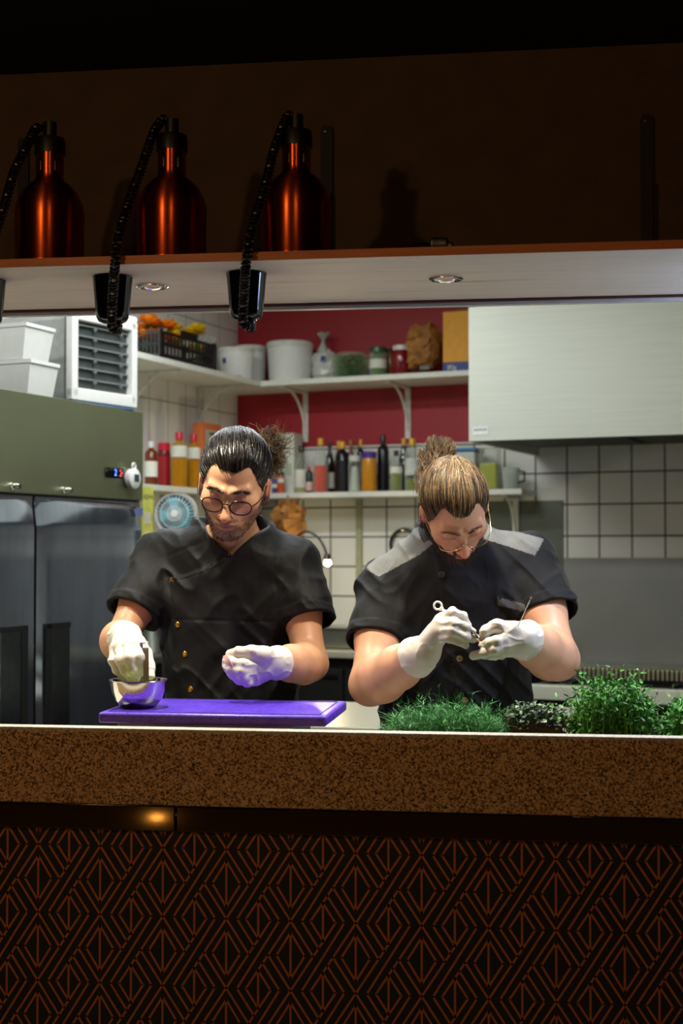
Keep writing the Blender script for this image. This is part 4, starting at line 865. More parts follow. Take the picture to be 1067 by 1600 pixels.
def person(S):
    base = Vector(S['base']); hd = S['head']; rows = dense(S['torso']); arms = S['arms']; hands = S['hands']; nb = Vector(S['neck']); floor_z = 0.
    hipL, hipR = [Vector((base.x+s*.095, base.y+.02, .93)) for s in (-1, 1)]
    def f_neck(P): return smin(s_cone(P, hd.wor((0, -.032, -.035)), nb, .05*hd.sc, .056), s_cone(P, hd.wor((0, -.005, -.05)), nb+Vector((0, -.045, -.01)), .036, .04), .02)
    def f_torso(P):
        d = loft(P, rows); sh = [Vector(A['shoulder']) for A in arms]
        for A, q in zip(arms, sh): d = smin(d, s_cone(P, nb+Vector((0, .01, -.035)), q, .06, .052), .05)
        return d
    def f_legs(P):
        d = None
        for h_, s in ((hipL, -1), (hipR, 1)):
            kn = Vector((h_.x+s*.02, h_.y-.01, .5)); an = Vector((h_.x+s*.035, h_.y+.02, .09)); q = s_chain(P, [h_, kn, an], [.088, .06, .042], .02); d = q if d is None else np.minimum(d, q)
        return smin(d, s_ell(P, (base.x, base.y+.02, .95), (.165, .115, .13)), .04)
    def f_feet(P):
        return np.minimum(*[s_ell(P, (h_.x+s*.04, h_.y-.05, .032), (.042, .125, .034)) for h_, s in ((hipL, -1), (hipR, 1))])
    def f_arm(P, i):
        A = arms[i]; H = hands[i]; d = smin(f_upper(P, A), f_forearm(P, A), .022)
        return smin(d, near(P, H['index'][0], .16, lambda Q: f_hand(Q, H, -.0008)), .012)
    hc = hd.wor((0, .0, .01))
    def f_body(P):
        d = smin(f_torso(P)+.012, f_neck(P), .03)
        d = smin(d, near(P, hc, .17, lambda Q: f_head(hd.loc(Q))*hd.sc), .012)
        for i in range(2):
            c = (Vector(arms[i]['shoulder'])+Vector(hands[i]['index'][0]))/2; d = smin(d, near(P, c, .33, lambda Q: f_arm(Q, i)), .02)
        d = smin(d, near(P, (base.x, base.y, .5), .62, f_legs)+.006, .03); return np.minimum(d, near(P, (base.x, base.y, .05), .3, f_feet)+.004)
    S['f_body'] = f_body
    vp, Q = mesh_sdf(f_body, (base.x-.48, base.y-.62, -.005), (base.x+.48, base.y+.28, 1.78), .0024 if not FASTP else .004)
    L = hd.loc(vp.astype(np.float32)); inh = (np.abs(L[:, 0]) < .1) & (L[:, 2] > -.11) & (L[:, 2] < .15) & (np.abs(L[:, 1]) < .14)
    sk = np.array(lin(S['skin'])); col = np.tile(sk, (len(vp), 1)); X = np.abs(L[:, 0]); y, z = L[:, 1], L[:, 2]
    def paint(mask, c): 
        nonlocal col
        w_ = np.clip(mask, 0, 1)[:, None]*inh[:, None]; col = col*(1-w_)+np.array(c)*w_
    red = np.array(lin(S['red'])); paint(.55*np.exp(-((X/.02)**2+((y-.112)/.02)**2+((z+.023)/.016)**2)), red); paint(.35*np.exp(-(((X-.048)/.02)**2+((z+.012)/.018)**2))*(y > .02), red); paint(.5*(X > .074)*(np.abs(y+.01) < .03), red)
    lipm = np.exp(-((X/.021)**4+((z+.0525)/.0095)**4))*(y > .08); paint(.75*lipm, lin(S['lip'])); paint(.8*np.exp(-((X/.02)**4+((z+.0528)/.0018)**2))*(y > .08), (.03, .008, .006))  # lips; shade of the mouth groove painted as a dark line
    paint(.5*np.exp(-(((X-.031)/.017)**2+((z-.008)/.008)**2))*(y > .06), red*.6)                          # under-eye tone
    paint(.9*np.exp(-(((X-.031)/.0145)**4+((z-.0085+.6*(X-.031)**2*30)/.0022)**2))*(y > .07), (.02, .012, .01))   # lash line
    bz = .0355-.05*(X-.012)+.0035*np.sin(np.clip((X-.01)/.036, 0, 1)*3.14); paint(.6*np.exp(-(((X-.028)/.02)**6+((z-bz)/.0038)**2))*(y > .05), np.array(lin(S['brow'])))
    jaw = sstep(-.034, -.05, z-.35*np.clip(X-.03, 0, 1)*(y < .06)-.95*np.clip(.03-y, 0, 1)+.012*np.exp(-((X-.033)/.012)**2)*(y > .03))*sstep(-.012, .02, y+.012)*(1-.85*np.exp(-((X/.021)**4+((z+.054)/.0105)**4))*(y > .07))
    jaw = np.maximum(jaw, np.exp(-((X/.03)**4+((z+.0395)/.005)**4))*(y > .075))*(z > -.112); paint(S['stubble']*jaw, np.array(lin(S['beard'])))
    S['jaw'] = (jaw, inh)
    body = link_mesh('person', vp, Q, SKIN, None, base, col); body.location = base; tag(body, S['label'], 'person')
    S['body'] = body; me = body.data; nor = np.zeros(len(vp)*3, dtype=np.float32); me.vertices.foreach_get('normal', nor); S['vp'], S['nor'], S['L'] = vp, nor.reshape(-1, 3), L
    # clothing
    cuts = []
    for i, A in enumerate(arms):
        s_, e = Vector(A['shoulder']), Vector(A['elbow']); cu = Vector(A['cuff']); ax = (e-s_).normalized(); cuts.append((s_, cu, ax, A))
    fold = S['fold']
    def wr(P):
        n1 = vnoise(P*np.array((9, 9, 7), np.float32)); W = P+.05*np.stack([n1, n1*.5, -n1], 1)
        a = vnoise(np.stack([(W[:, 0]*.7+W[:, 2]*.7)*30, W[:, 1]*9, (W[:, 0]*.7-W[:, 2]*.7)*10], 1)); b = vnoise(np.stack([(W[:, 0]*.8-W[:, 2]*.6)*24+7, W[:, 1]*8, (W[:, 0]*.6+W[:, 2]*.8)*9], 1))
        return fold*((1-np.abs(2*a-1))**2*.006+(1-np.abs(2*b-1))**2*.005-.004)
    def f_jacket(P):
        w_ = wr(P); d = f_torso(P)-.010-w_
        if 'extra' in S: d = d-S['extra'](P)
        for s_, cu, ax, A in cuts:
            e2 = cu+ax*.05; q = s_chain(P, [s_+Vector((0, 0, -.006)), s_.lerp(e2, .5), e2], [.07*A.get('k', 1), .071*A['slv'], .076*A['slv']], .03)-w_
            pl = (P-V3(cu))@V3(ax); rad = nrm(P-V3(cu)-pl[:, None]*V3(ax)); q = q-.0022*sstep(-.026, -.023, pl)
            q = smax(q, pl, .003); q = smax(q, -np.maximum(rad-(.064*A['slv']+pl*.1), -.035-pl), .003); d = smin(d, q, .035*1.)
        d = smax(d, -(f_neck(P)-.011), .006); d = smax(d, (S['jtop'](P)), .006)
        if 'vee' in S: d = smax(d, -S['vee'](P), .004)
        if 'collar' in S: d = smin(d, S['collar'](P, f_neck), .004)
        return smax(d, .80-P[:, 2], .004)
    S['f_jacket'] = f_jacket
    vp, Q = mesh_sdf(f_jacket, (base.x-.42, base.y-.4, .78), (base.x+.42, base.y+.24, 1.66), .0032 if not FASTP else .005)
    jk = link_mesh('chef_jacket', vp, Q, S['cloth'], body, base, S['paint'](vp)); S['jacket'] = jk
    vp, Q = mesh_sdf(lambda P: smax(f_legs(P)-.012, P[:, 2]-.86, .004), (base.x-.3, base.y-.3, .05), (base.x+.3, base.y+.3, .88), .008); link_mesh('trousers', vp, Q, TROUS, body, base)
    for h_, s in ((hipL, -1), (hipR, 1)):
        vp, Q = mesh_sdf(lambda P: np.minimum(smax(s_ell(P, (h_.x+s*.04, h_.y-.05, .03), (.05, .135, .045)), .004-P[:, 2], .003), s_cone(P, (h_.x+s*.035, h_.y+.02, .05), (h_.x+s*.035, h_.y+.02, .1), .046, .048)), (h_.x-.15, h_.y-.25, 0), (h_.x+.15, h_.y+.15, .16), .006)
        link_mesh('shoe', vp, Q, SHOE, body, base)
    for i, H in enumerate(hands):
        A = arms[i]; w0 = Vector(H['wrist']); e = Vector(A['elbow']); ax = (e-w0).normalized(); L_ = H.get('cuff', .045)
        def f_glove(P):
            d = f_hand(P, H, .0009); n_ = vnoise(P*np.array((90, 90, 90), np.float32)); n2_ = vnoise(P*np.array((38, 38, 60), np.float32)+9)
            f = smin(d, f_forearm(P, A)-.0022, .012); pl = (P-V3(w0))@V3(ax); rim = nrm(P-V3(w0+ax*L_)-((P-V3(w0+ax*L_))@V3(ax))[:, None]*V3(ax))
            f = f-.0012*n_*sstep(-.03, .03, pl)-.0013*(1-np.abs(2*n2_-1))**3*1.4-.0016*np.exp(-((pl-L_+.003)/.003)**2); return smax(f, pl-L_, .0025)
        lo = np.min([np.min([tuple(q) for q in H[k_]], 0) if k_ != 'wrist' else tuple(w0+ax*L_) for k_ in ('wrist', 'index', 'middle', 'ring', 'little', 'thumb')], 0)-.045
        hi = np.max([np.max([tuple(q) for q in H[k_]], 0) if k_ != 'wrist' else tuple(w0+ax*L_) for k_ in ('wrist', 'index', 'middle', 'ring', 'little', 'thumb')], 0)+.045
        vp, Q = mesh_sdf(f_glove, lo, hi, .0014 if not FASTP else .0022); link_mesh('glove', vp, Q, LATEX, body, base)
        H['f'] = f_glove
    return S
FASTP = False
def hand(zo, sc_, Y, J, cuff=.045):
    H = {'cuff': cuff}
    for k_, v in J.items():
        q = [atY(zo[0]+x/sc_, zo[1]+y_/sc_, Y+d) for x, y_, d in ([v] if k_ == 'wrist' else v)]; H[k_] = q[0] if k_ == 'wrist' else q
    return H
def proj(P):
    Q = np.asarray(P, dtype=np.float64)-np.array((0, 0, CZ)); d = Q@np.array(fw); return 533.5+F*(Q[:, 0]*RX[0]+Q[:, 1]*RX[1])/d, 800-F*(Q@np.array(up))/d
def inpoly(u, v, poly):
    r = np.zeros(len(u), dtype=bool); n = len(poly)
    for i in range(n):
        (x0, y0), (x1, y1) = poly[i], poly[(i+1) % n]; c = ((y0 > v) != (y1 > v)); xx = x0+(v-y0)*(x1-x0)/((y1-y0) or 1e-9); r ^= c & (u < xx)
    return r
def dline(u, v, pts):
    o = np.full(len(u), 1e9)
    for (x0, y0), (x1, y1) in zip(pts, pts[1:]):
        dx, dy = x1-x0, y1-y0; t = np.clip(((u-x0)*dx+(v-y0)*dy)/(dx*dx+dy*dy), 0, 1); o = np.minimum(o, np.hypot(u-x0-t*dx, v-y0-t*dy))
    return o
def X_at(u, v, Y): return atY(u, v, Y).x
# ------------------------------------------------------------------ dark-haired cook
xc = X_at(362, 1000, 3.42); bx_ = X_at(364, 1100, 3.43)
L = dict(base=(bx_, 3.45, 0), skin='c29473', red='b4553e', lip='9c5448', brow='1a120e', beard='2a1e17', stubble=.62, label='person with dark tied-back hair, glasses and black jacket, stirring a bowl over the purple board',
  head=Head(atY(365, 763, 3.20), 1, 29, -8.5, .975), neck=tuple(atY(364, 836, 3.37)), cloth=CLOTH1, fold=1.25,
  torso=[(.78, bx_, 3.45, .155, .115), (1.0, bx_, 3.44, .146, .108), (1.2, xc, 3.42, .153, .115), (1.32, xc, 3.41, .165, .118), (1.39, xc, 3.40, .15, .10), (1.44, xc, 3.38, .10, .075), (1.47, xc, 3.37, .06, .06)],
  arms=[dict(shoulder=atY(252, 873, 3.41), elbow=atY(187, 1003, 3.27), wrist=None, cuff=atY(206, 958, 3.315), k=.88, slv=.86),
        dict(shoulder=atY(456, 880, 3.41), elbow=atY(486, 1037, 3.30), wrist=None, cuff=atY(484, 972, 3.345), k=.88, slv=.86)],
  hands=[hand((150, 960), 6.4, 2.935, dict(wrist=(298, 232, .075), index=[(402, 318, .02), (432, 430, -.012), (452, 520, -.005), (446, 592, .012)], middle=[(322, 308, .012), (330, 440, -.025), (366, 545, -.018), (404, 640, .004)],
        ring=[(250, 318, .016), (240, 455, -.02), (290, 570, -.014), (356, 655, .004)], little=[(192, 345, .026), (168, 465, -.002), (205, 560, .0), (290, 645, .012)], thumb=[(410, 300, .055), (498, 400, .05), (536, 510, .035), (540, 612, .018)]), .04),
         hand((330, 980), 4.716, 3.06, dict(wrist=(452, 262, .02), thumb=[(395, 208, -.012), (300, 184, -.024), (205, 184, -.026), (138, 200, -.012)], index=[(325, 290, -.016), (232, 272, -.046), (160, 262, -.04), (112, 246, -.02)],
        middle=[(318, 326, -.014), (222, 322, -.05), (150, 308, -.04), (108, 282, -.014)], ring=[(322, 362, -.008), (232, 368, -.042), (162, 350, -.034), (126, 312, -.01)], little=[(330, 390, .004), (272, 408, -.026), (208, 394, -.026), (160, 362, -.006)]), .03)])
for A, H in zip(L['arms'], L['hands']): A['wrist'] = H['wrist']
fl_edge = [(363, 867), (330, 884), (290, 899), (257, 904), (250, 924), (258, 1000), (264, 1110)]
fl_poly = fl_edge+[(600, 1110), (600, 700), (363, 700)]
def extraL(P):
    u, v = proj(P); m = (P[:, 1] < 3.40) & (np.abs(P[:, 0]-xc) < .15); o = np.zeros(len(P), np.float32)
    if m.any():
        d = dline(u[m], v[m], fl_edge); ins = inpoly(u[m], v[m], fl_poly); sd = np.where(ins, d, -d); e = .0042*sstep(-1.5, 1.5, sd)
        bib = dline(u[m], v[m], [(264, 914), (272, 968), (436, 972), (442, 985)]); e -= .0022*np.exp(-(bib/1.6)**2); e -= .0016*np.exp(-((sd-5)/1.2)**2)
        e -= .0016*np.exp(-(dline(u[m], v[m], [(232, 880), (330, 842)])/2.4)**2)+.0016*np.exp(-(dline(u[m], v[m], [(400, 846), (452, 878)])/2.4)**2)
        o[m] = e*sstep(3.40, 3.37, P[m][:, 1])*sstep(.15, .115, np.abs(P[m][:, 0]-xc))
    return o
L['extra'] = extraL; L['jtop'] = lambda P: np.full(len(P), -1., np.float32)
vx = X_at(364, 866, 3.30); vz = atY(364, 868, 3.30).z
L['vee'] = lambda P: np.maximum((np.abs(P[:, 0]-vx)-1.05*(P[:, 2]-vz))*.75, P[:, 1]-3.355)
L['collar'] = lambda P, fn: smax(smax(np.abs(fn(P)-.0125)-.0028, loft(P, dense(L['torso']))-.052, .004), -(np.maximum((np.abs(P[:, 0]-vx)-1.05*(P[:, 2]-vz))*.75, P[:, 1]-3.36)), .003)
def paintL(vp): return np.tile(np.array(lin('0a0b0e')), (len(vp), 1))
L['paint'] = paintL
# ------------------------------------------------------------------ fair-haired cook
xr = X_at(714, 1000, 3.41); br_ = X_at(712, 1150, 3.43)
R = dict(base=(br_, 3.45, 0), skin='c99a7a', red='bb5a42', lip='9c5a4c', brow='5a4030', beard='2b211a', stubble=.8, label='person with fair hair in a bun, beard and charcoal jacket, holding tools over the greens',
  head=Head(atY(711, 802, 3.19), 23, 51, 15, .92), neck=tuple(atY(702, 842, 3.37)), cloth=CLOTH2, fold=1.15,
  torso=[(.78, br_, 3.45, .175, .12), (1.0, br_, 3.44, .165, .115), (1.15, xr, 3.42, .158, .12), (1.28, xr, 3.41, .17, .125), (1.37, xr, 3.40, .155, .11), (1.43, X_at(708, 860, 3.38), 3.385, .10, .08), (1.46, X_at(704, 845, 3.37), 3.375, .062, .062)],
  arms=[dict(shoulder=atY(606, 920, 3.40), elbow=atY(578, 1070, 3.24), wrist=None, cuff=atY(584, 1005, 3.31), k=1.06, slv=.92), dict(shoulder=atY(820, 880, 3.40), elbow=atY(872, 1030, 3.26), wrist=None, cuff=atY(862, 960, 3.325), k=1.06, slv=.92)],
  hands=[hand((640, 920), 4.48, 3.02, dict(wrist=(112, 440, .03), index=[(218, 216, .004), (300, 166, -.022), (372, 196, -.008), (402, 255, .012)], middle=[(206, 252, -.008), (312, 236, -.038), (390, 268, -.032), (436, 300, -.016)],
        ring=[(196, 292, -.01), (302, 292, -.04), (386, 333, -.034), (444, 352, -.018)], little=[(190, 332, -.004), (276, 342, -.032), (340, 368, -.028), (390, 394, -.016)], thumb=[(175, 350, .036), (262, 300, .036), (345, 296, .024), (420, 322, .008)]), .045),
         hand((640, 920), 4.48, 3.02, dict(wrist=(772, 340, .022), thumb=[(715, 292, .0), (612, 258, -.014), (535, 292, -.018), (512, 350, -.008)], index=[(662, 352, -.016), (606, 366, -.034), (556, 378, -.032), (512, 392, -.02)],
        middle=[(672, 398, -.014), (590, 424, -.034), (520, 446, -.03), (446, 470, -.016)], ring=[(690, 420, .002), (615, 448, -.014), (560, 462, -.006), (520, 468, .008)], little=[(700, 432, .016), (640, 458, .008), (594, 470, .016), (560, 470, .026)]), .03)])
for A, H in zip(R['arms'], R['hands']): A['wrist'] = H['wrist']
plk = [(684, 868), (690, 898), (700, 960), (712, 1030), (722, 1100)]; pkt = [(776, 933), (820, 944), (821, 956), (777, 946)]
def extraR(P):
    u, v = proj(P); m = (P[:, 1] < 3.42) & (np.abs(P[:, 0]-xr) < .17); o = np.zeros(len(P), np.float32)
    if m.any():
        d = dline(u[m], v[m], plk); sd = np.where(u[m] > np.interp(v[m], [p[1] for p in plk], [p[0] for p in plk]), d, -d); e = .0036*sstep(-7.5, -5, sd)*sstep(60, 20, sd)
        e += .0025*sstep(-1, 1, np.where(inpoly(u[m], v[m], pkt), 1, -1)*dline(u[m], v[m], pkt+pkt[:1])); o[m] = e*sstep(3.42, 3.39, P[m][:, 1])*sstep(.17, .14, np.abs(P[m][:, 0]-xr))
    return o
R['extra'] = extraR; R['jtop'] = L['jtop']
R['collar'] = lambda P, fn: smax(np.abs(fn(P)-.0135)-.0032, loft(P, dense(R['torso']))-.058, .004)
yokes = [[(570, 888), (592, 901), (656, 866), (678, 848), (680, 815), (632, 830)], [(752, 815), (850, 842), (836, 868), (782, 850), (752, 842)]]
def paintR(vp):
    u, v = proj(vp); c = np.tile(np.array(lin('141517')), (len(vp), 1)); g = np.array(lin('747674'))
    for y in yokes: c[inpoly(u, v, y)] = g
    c[inpoly(u, v, pkt) & (vp[:, 1] < 3.4)] = np.array(lin('55575a')); nd = s_cone(vp.astype(np.float32), R['head'].wor((0, -.032, -.035)), R['neck'], .05, .056); c[(nd < .02) & (vp[:, 2] > 1.40)] = np.array(lin('1b1c1e')); return c
R['paint'] = paintR
for S in (L, R): person(S)
# ------------------------------------------------------------------ hair, brows, beards
SC_, SR_ = np.array((0, -.012, .05)), np.array((.074, .095, .083))
def hairline(Lp, w):
    x = np.abs(Lp[:, 0]); y, z = Lp[:, 1], Lp[:, 2]; g1 = z-w[0]-w[1]*(y-.02)-w[2]*np.exp(-((x-.042)/.017)**2)*(y > .0)
    low = np.interp(y, [-.09, -.05, -.022, -.012, .012, .03, .05], [-.045, -.03, -.012, .03, .022, -.012, .03]); return np.minimum(g1, z-low)
def on_scalp(d, lift): return SC_+SR_*d*(1+lift)[:, None]
def coiffure(S, w, Bdir, mats, seed, n, nm_rad=.0009, lf=1.):
    hd = S['head']; rs = np.random.RandomState(seed); Bd = np.array(Bdir)/SR_; Bd /= np.linalg.norm(Bd)
    ax1 = np.cross(Bd, (1, 0, 0)); ax1 /= np.linalg.norm(ax1); ax2 = np.cross(Bd, ax1)
    def f_cap(P):
        Q = hd.loc(P); q = (Q-SC_.astype(np.float32))/SR_.astype(np.float32); ph = np.arctan2(q@ax1.astype(np.float32), q@ax2.astype(np.float32))
        gr = np.sin(ph*46+3*np.sin(ph*7))*.0007+np.sin(ph*97+2*np.sin(ph*13))*.0005
        base_ = np.minimum(f_head(Q, False), f_skull(Q)); g = hairline(Q, w).astype(np.float32); return smax(base_-.0022-gr-.0055*lf*lf*sstep(.0, .05, g), -(g+.009*(vnoise(Q*150)-.5))*.7, .002)*hd.sc
    c = hd.wor((0, 0, .03)); vp, Q = mesh_sdf(f_cap, np.array(tuple(c))-.16, np.array(tuple(c))+.16, .0018 if not FASTP else .003)
    hair = link_mesh('hair', vp, Q, mats[0], S['body'], S['base'])
    Lp = S['L']; inh = S['jaw'][1]; hg = hairline(Lp, w); X = np.abs(Lp[:, 0]); ok = inh & (hg > -.001) & (Lp[:, 2] > -.06) & (X < .082); wt = np.where(hg < .008, 6., 1.)*ok; idx = rs.choice(len(Lp), n, p=wt/wt.sum())
    d0 = (Lp[idx]-SC_)/SR_; d0 /= np.linalg.norm(d0, axis=1)[:, None]; tgt = Bd+rs.randn(n, 3)*.07; tgt /= np.linalg.norm(tgt, axis=1)[:, None]
    om = np.arccos(np.clip((d0*tgt).sum(1), -1, 1)); T = np.linspace(0, 1, 11); paths = []
    end = np.minimum(1, .55+rs.rand(n)*.5); lift0 = (.10+rs.rand(n)*.045)*lf; wob = rs.randn(n, 3)*.012
    for t in T:
        tt = t*end; so = np.maximum(np.sin(om), 1e-4); D = d0*(np.sin((1-tt)*om)/so)[:, None]+tgt*(np.sin(tt*om)/so)[:, None]; D = D+wob*np.sin(3.14*t)
        paths.append(on_scalp(D, lift0*min(1, .3+2.6*t)+.012*np.sin(3.14*t)))
    Wd = hd.worn(np.stack(paths, 1).reshape(-1, 3)).reshape(n, len(T), 3)-np.array(tuple(S['base']))
    for k, m_ in enumerate(mats[1:]):
        mb = MB(); sel = [Wd[i] for i in range(n) if i % (len(mats)-1) == k]; strands(mb, sel, nm_rad); mb.build('hair_strands', m_, hair, ang=180)['kind'] = 'stuff'
    S['hair'] = hair; return hair
def tuft(S, mats, paths, rad, name='tied_hair'):
    for k, m_ in enumerate(mats):
        mb = MB(); strands(mb, [np.asarray(p)-np.array(tuple(S['base'])) for i, p in enumerate(paths) if i % len(mats) == k], rad); mb.build(name, m_, S['hair'], ang=180)['kind'] = 'stuff'
def whiskers(S, mask, n, ln, rad, mt, seed, name, dirv=(0, .2, -1.)):
    rs = np.random.RandomState(seed); hd = S['head']; w_ = np.clip(mask, 0, 1)*S['jaw'][1]; idx = rs.choice(len(w_), n, p=w_/w_.sum()); p = S['vp'][idx]; nn = S['nor'][idx]; dv = np.array(tuple(hd.R @ Vector(dirv)))
    if dirv[0]: sg = np.sign(S['L'][idx][:, 0])[:, None]; dv = np.array(tuple(hd.R @ Vector((dirv[0], 0, 0))))[None]*sg+np.array(tuple(hd.R @ Vector((0, dirv[1], dirv[2]))))[None]
    l_ = ln*(.5+rs.rand(n))[:, None]; dd = dv+rs.randn(n, 3)*.3; paths = np.stack([p-nn*.001, p+nn*l_*.35+dd*l_*.3, p+nn*l_*.45+dd*l_*.8], 1)-np.array(tuple(S['base']))
    mb = MB(); strands(mb, list(paths), rad); o = mb.build(name, mt, S['body'], ang=180); o['kind'] = 'stuff'; return o
HB = [hairmat('black hair', '0f0d0c', .28), hairmat('black hair', '0f0d0c'), hairmat('soft black hair', '2a2522', .3)]
HF = [hairmat('brown hair', '3a2d22', .42), hairmat('dark blond hair', '5a4734', .42), hairmat('fair hair', '86704e', .42), hairmat('brown hair', '43352a')]
coiffure(L, (.012, 1.2, .032), (.02, -.085, .03), HB, 1, 1500); coiffure(R, (.008, 1.2, .045), (-.01, -.075, .06), HF, 2, 1700, lf=.8)
rs = np.random.RandomState(5); c0 = np.array(tuple(atY(418, 708, 3.29))); P_ = []; HPF = 1
for i in range(700):      # loose puff of the dark ponytail
    d = rs.randn(3); d /= np.linalg.norm(d); q = c0+d*np.array((.034, .03, .058))*rs.rand()**.4*1.15; v = rs.randn(3)*.5+np.array((.5, .1, .1))+d*.6; p = [q]
    for k in range(8): v = v*.8+rs.randn(3)*.35+(c0+np.array((.0, 0, -.01))-p[-1])*9; q = p[-1]+v/np.linalg.norm(v)*.0085; p.append(q)
    P_.append(p)
for i in range(120):      # fine flyaway hairs
    d = rs.randn(3); d[2] = abs(d[2])*.8; d /= np.linalg.norm(d); p = [c0+d*.03]; v = d+np.array((.35, 0, .25))
    for k in range(7): v = v*.9+rs.randn(3)*.25; p.append(p[-1]+v/np.linalg.norm(v)*.009)
    P_.append(p)
tuft(L, [hairmat('frizzy brown hair', '5c4630', .6), hairmat('soft black hair', '2a2522'), hairmat('frizzy light hair', '8f7648', .6)], P_, .00065)
k0 = np.array(tuple(atY(684, 742, 3.25))); P_ = []
for i in range(900):      # tuft above the knot
    u, v = rs.uniform(650, 714), 0; sp_ = (u-652)/60; v = 688-10*np.sin(sp_*3.1)+rs.rand()*22+(12 if sp_ < .25 else 0); e = np.array(tuple(atY(u, v, 3.27+rs.randn()*.018)))
    s_ = k0+rs.randn(3)*np.array((.016, .012, .01)); m_ = s_*.5+e*.5+np.array(((-.012 if sp_ < .5 else .004), 0, .012))+rs.randn(3)*.005; P_.append([s_*(1-t)**2+m_*2*t*(1-t)+e*t*t for t in np.linspace(0, 1, 7)])
for i in range(420):      # folded loop at the side of the knot
    s_ = k0+rs.randn(3)*.01; a_ = np.array(tuple(atY(646+rs.randn()*6, 722+rs.randn()*7, 3.24))); e = np.array(tuple(atY(659+rs.randn()*4, 766+rs.randn()*5, 3.215))); P_.append([s_*(1-t)**2+a_*2.2*t*(1-t)+e*t*t-(.2*t*(1-t))*a_ for t in np.linspace(0, 1, 9)])
tuft(R, [HF[0], HF[1], HF[2], HF[0]], P_, .0008)
def brow(S): Lp = S['L']; X = np.abs(Lp[:, 0]); bz = .0355-.05*(X-.012)+.0035*np.sin(np.clip((X-.01)/.036, 0, 1)*3.14); return np.exp(-(((X-.028)/.019)**8+((Lp[:, 2]-bz)/.0026)**2))*(Lp[:, 1] > .05)
whiskers(L, brow(L), 320, .006, .0005, HB[1], 1, 'eyebrows', (.9, 0, .15)); whiskers(R, brow(R), 200, .005, .0004, HF[0], 2, 'eyebrows', (.9, 0, .1))
jl = L['jaw'][0]; whiskers(L, jl*(jl > .5), 2600, .0035, .0004, hairmat('dark stubble', '1b1410', .5), 3, 'beard'); jr = R['jaw'][0]; whiskers(R, jr*(jr > .5), 4200, .006, .0006, hairmat('dark beard', '231a14', .5), 4, 'beard')
# ------------------------------------------------------------------ glasses
def specs(S, zc, yc, rx, rz, wire, fm, lm, tilt=0., full=True, temple=None):
    hd = S['head']; b0 = Vector(S['base']); W = lambda p: hd.wor(p)-b0; m = MB()
    for s in (-1, 1):
        def rim(a): cx = cos(a); sz = sin(a); return W((s*.0335+rx*(abs(cx)**.85)*(1 if cx > 0 else -1), yc-.004*abs(s*.0335+rx*cx)/.06-.10*(max(0, abs(.0335*s+rx*cx)-.03))**1.0*1.0, zc+rz*(abs(sz)**.9)*(1 if sz > 0 else -1)*(1 if sz < 0 else .88)))
        rng = [2*pi*k/36 for k in range(36)] if full else [pi+pi*k/24 for k in range(25)]
        m.tube([rim(a) for a in rng], wire, 8, closed=full)
        m.tube([W((s*(.0335+rx), yc-.008, zc+.004)), W((s*.07, yc-.022, zc+.010)), W((s*.077, .04, .012)), W((s*.080, .0, .022)), W((s*.078, -.02, .008))], wire*.8, 8)
    m.tube([W((-.0335+rx*.97, yc, zc+.004)), W((-.004, yc+.004, zc+.008)), W((.004, yc+.004, zc+.008)), W((.0335-rx*.97, yc, zc+.004))], wire, 8)
    g = m.build('eyeglasses', fm, S['body'])
    for s in (-1, 1):
        lp = [W((s*.0335+rx*.97*cos(a), yc-.003, zc+rz*.95*sin(a)*(1 if sin(a) < 0 else .88))) for a in (2*pi*k/28 for k in range(28))]
        MB().add(lp, [tuple(range(28))]).build('lens', lm, g, ang=0)
LENS = glassy('lens glass', 'f2f4f6', .0, .03, .06)
specs(L, .004, .103, .0245, .019, .0016, mat('dark tortoise frame', '1a1110', .25, .2), LENS); specs(R, .004, .104,   .026, .0185, .0012, mat('gold wire frame', 'c9b07a', .25, 1.), LENS, full=False)
# ------------------------------------------------------------------ buttons and tools
def button(S, u, v, r, m_):
    f = S['f_jacket']; p = trace(f, u, v, 3.15, 3.45); e = .004; g = np.array([f(np.array([[p.x+dx, p.y+dy, p.z+dz]], np.float32))[0] for dx, dy, dz in ((e, 0, 0), (-e, 0, 0), (0, e, 0), (0, -e, 0), (0, 0, e), (0, 0, -e))]); n_ = Vector((g[0]-g[1], g[2]-g[3], g[4]-g[5]))
    n_ = n_.normalized() if n_.length > 1e-6 else Vector((0, -1, 0)); M = Matrix.Translation(p-Vector(S['base'])-n_*.0005) @ n_.to_track_quat('Z', 'Y').to_matrix().to_4x4()
    MB().lathe([(r, 0), (r, .002), (r*.8, .0032), (r*.6, .0022), (r*.25, .0022), (r*.2, .003), (0, .003)], 20, M=M).build('button', m_, S['jacket'])
GB = mat('gold button', 'b88a3c', .3, 1.); DB = mat('dark button', '3a3833', .4, .5); BB = mat('brass ring button', '8a7a58', .35, .9)
for u, v in ((269, 907), (278, 976), (289, 1022), (298, 1077)): button(L, u, v, .0072, GB)
for u, v, m_ in ((690, 898, DB), (718, 1029, BB), (726, 1094, BB)): button(R, u, v, .0078, m_)
def wpts(zo, k, pts): return [atY(zo[0]+x/k, zo[1]+y/k, Y) for x, y, Y in pts]
def at_origin(name, lab, cat, o): return thing(name, lab, cat, o)
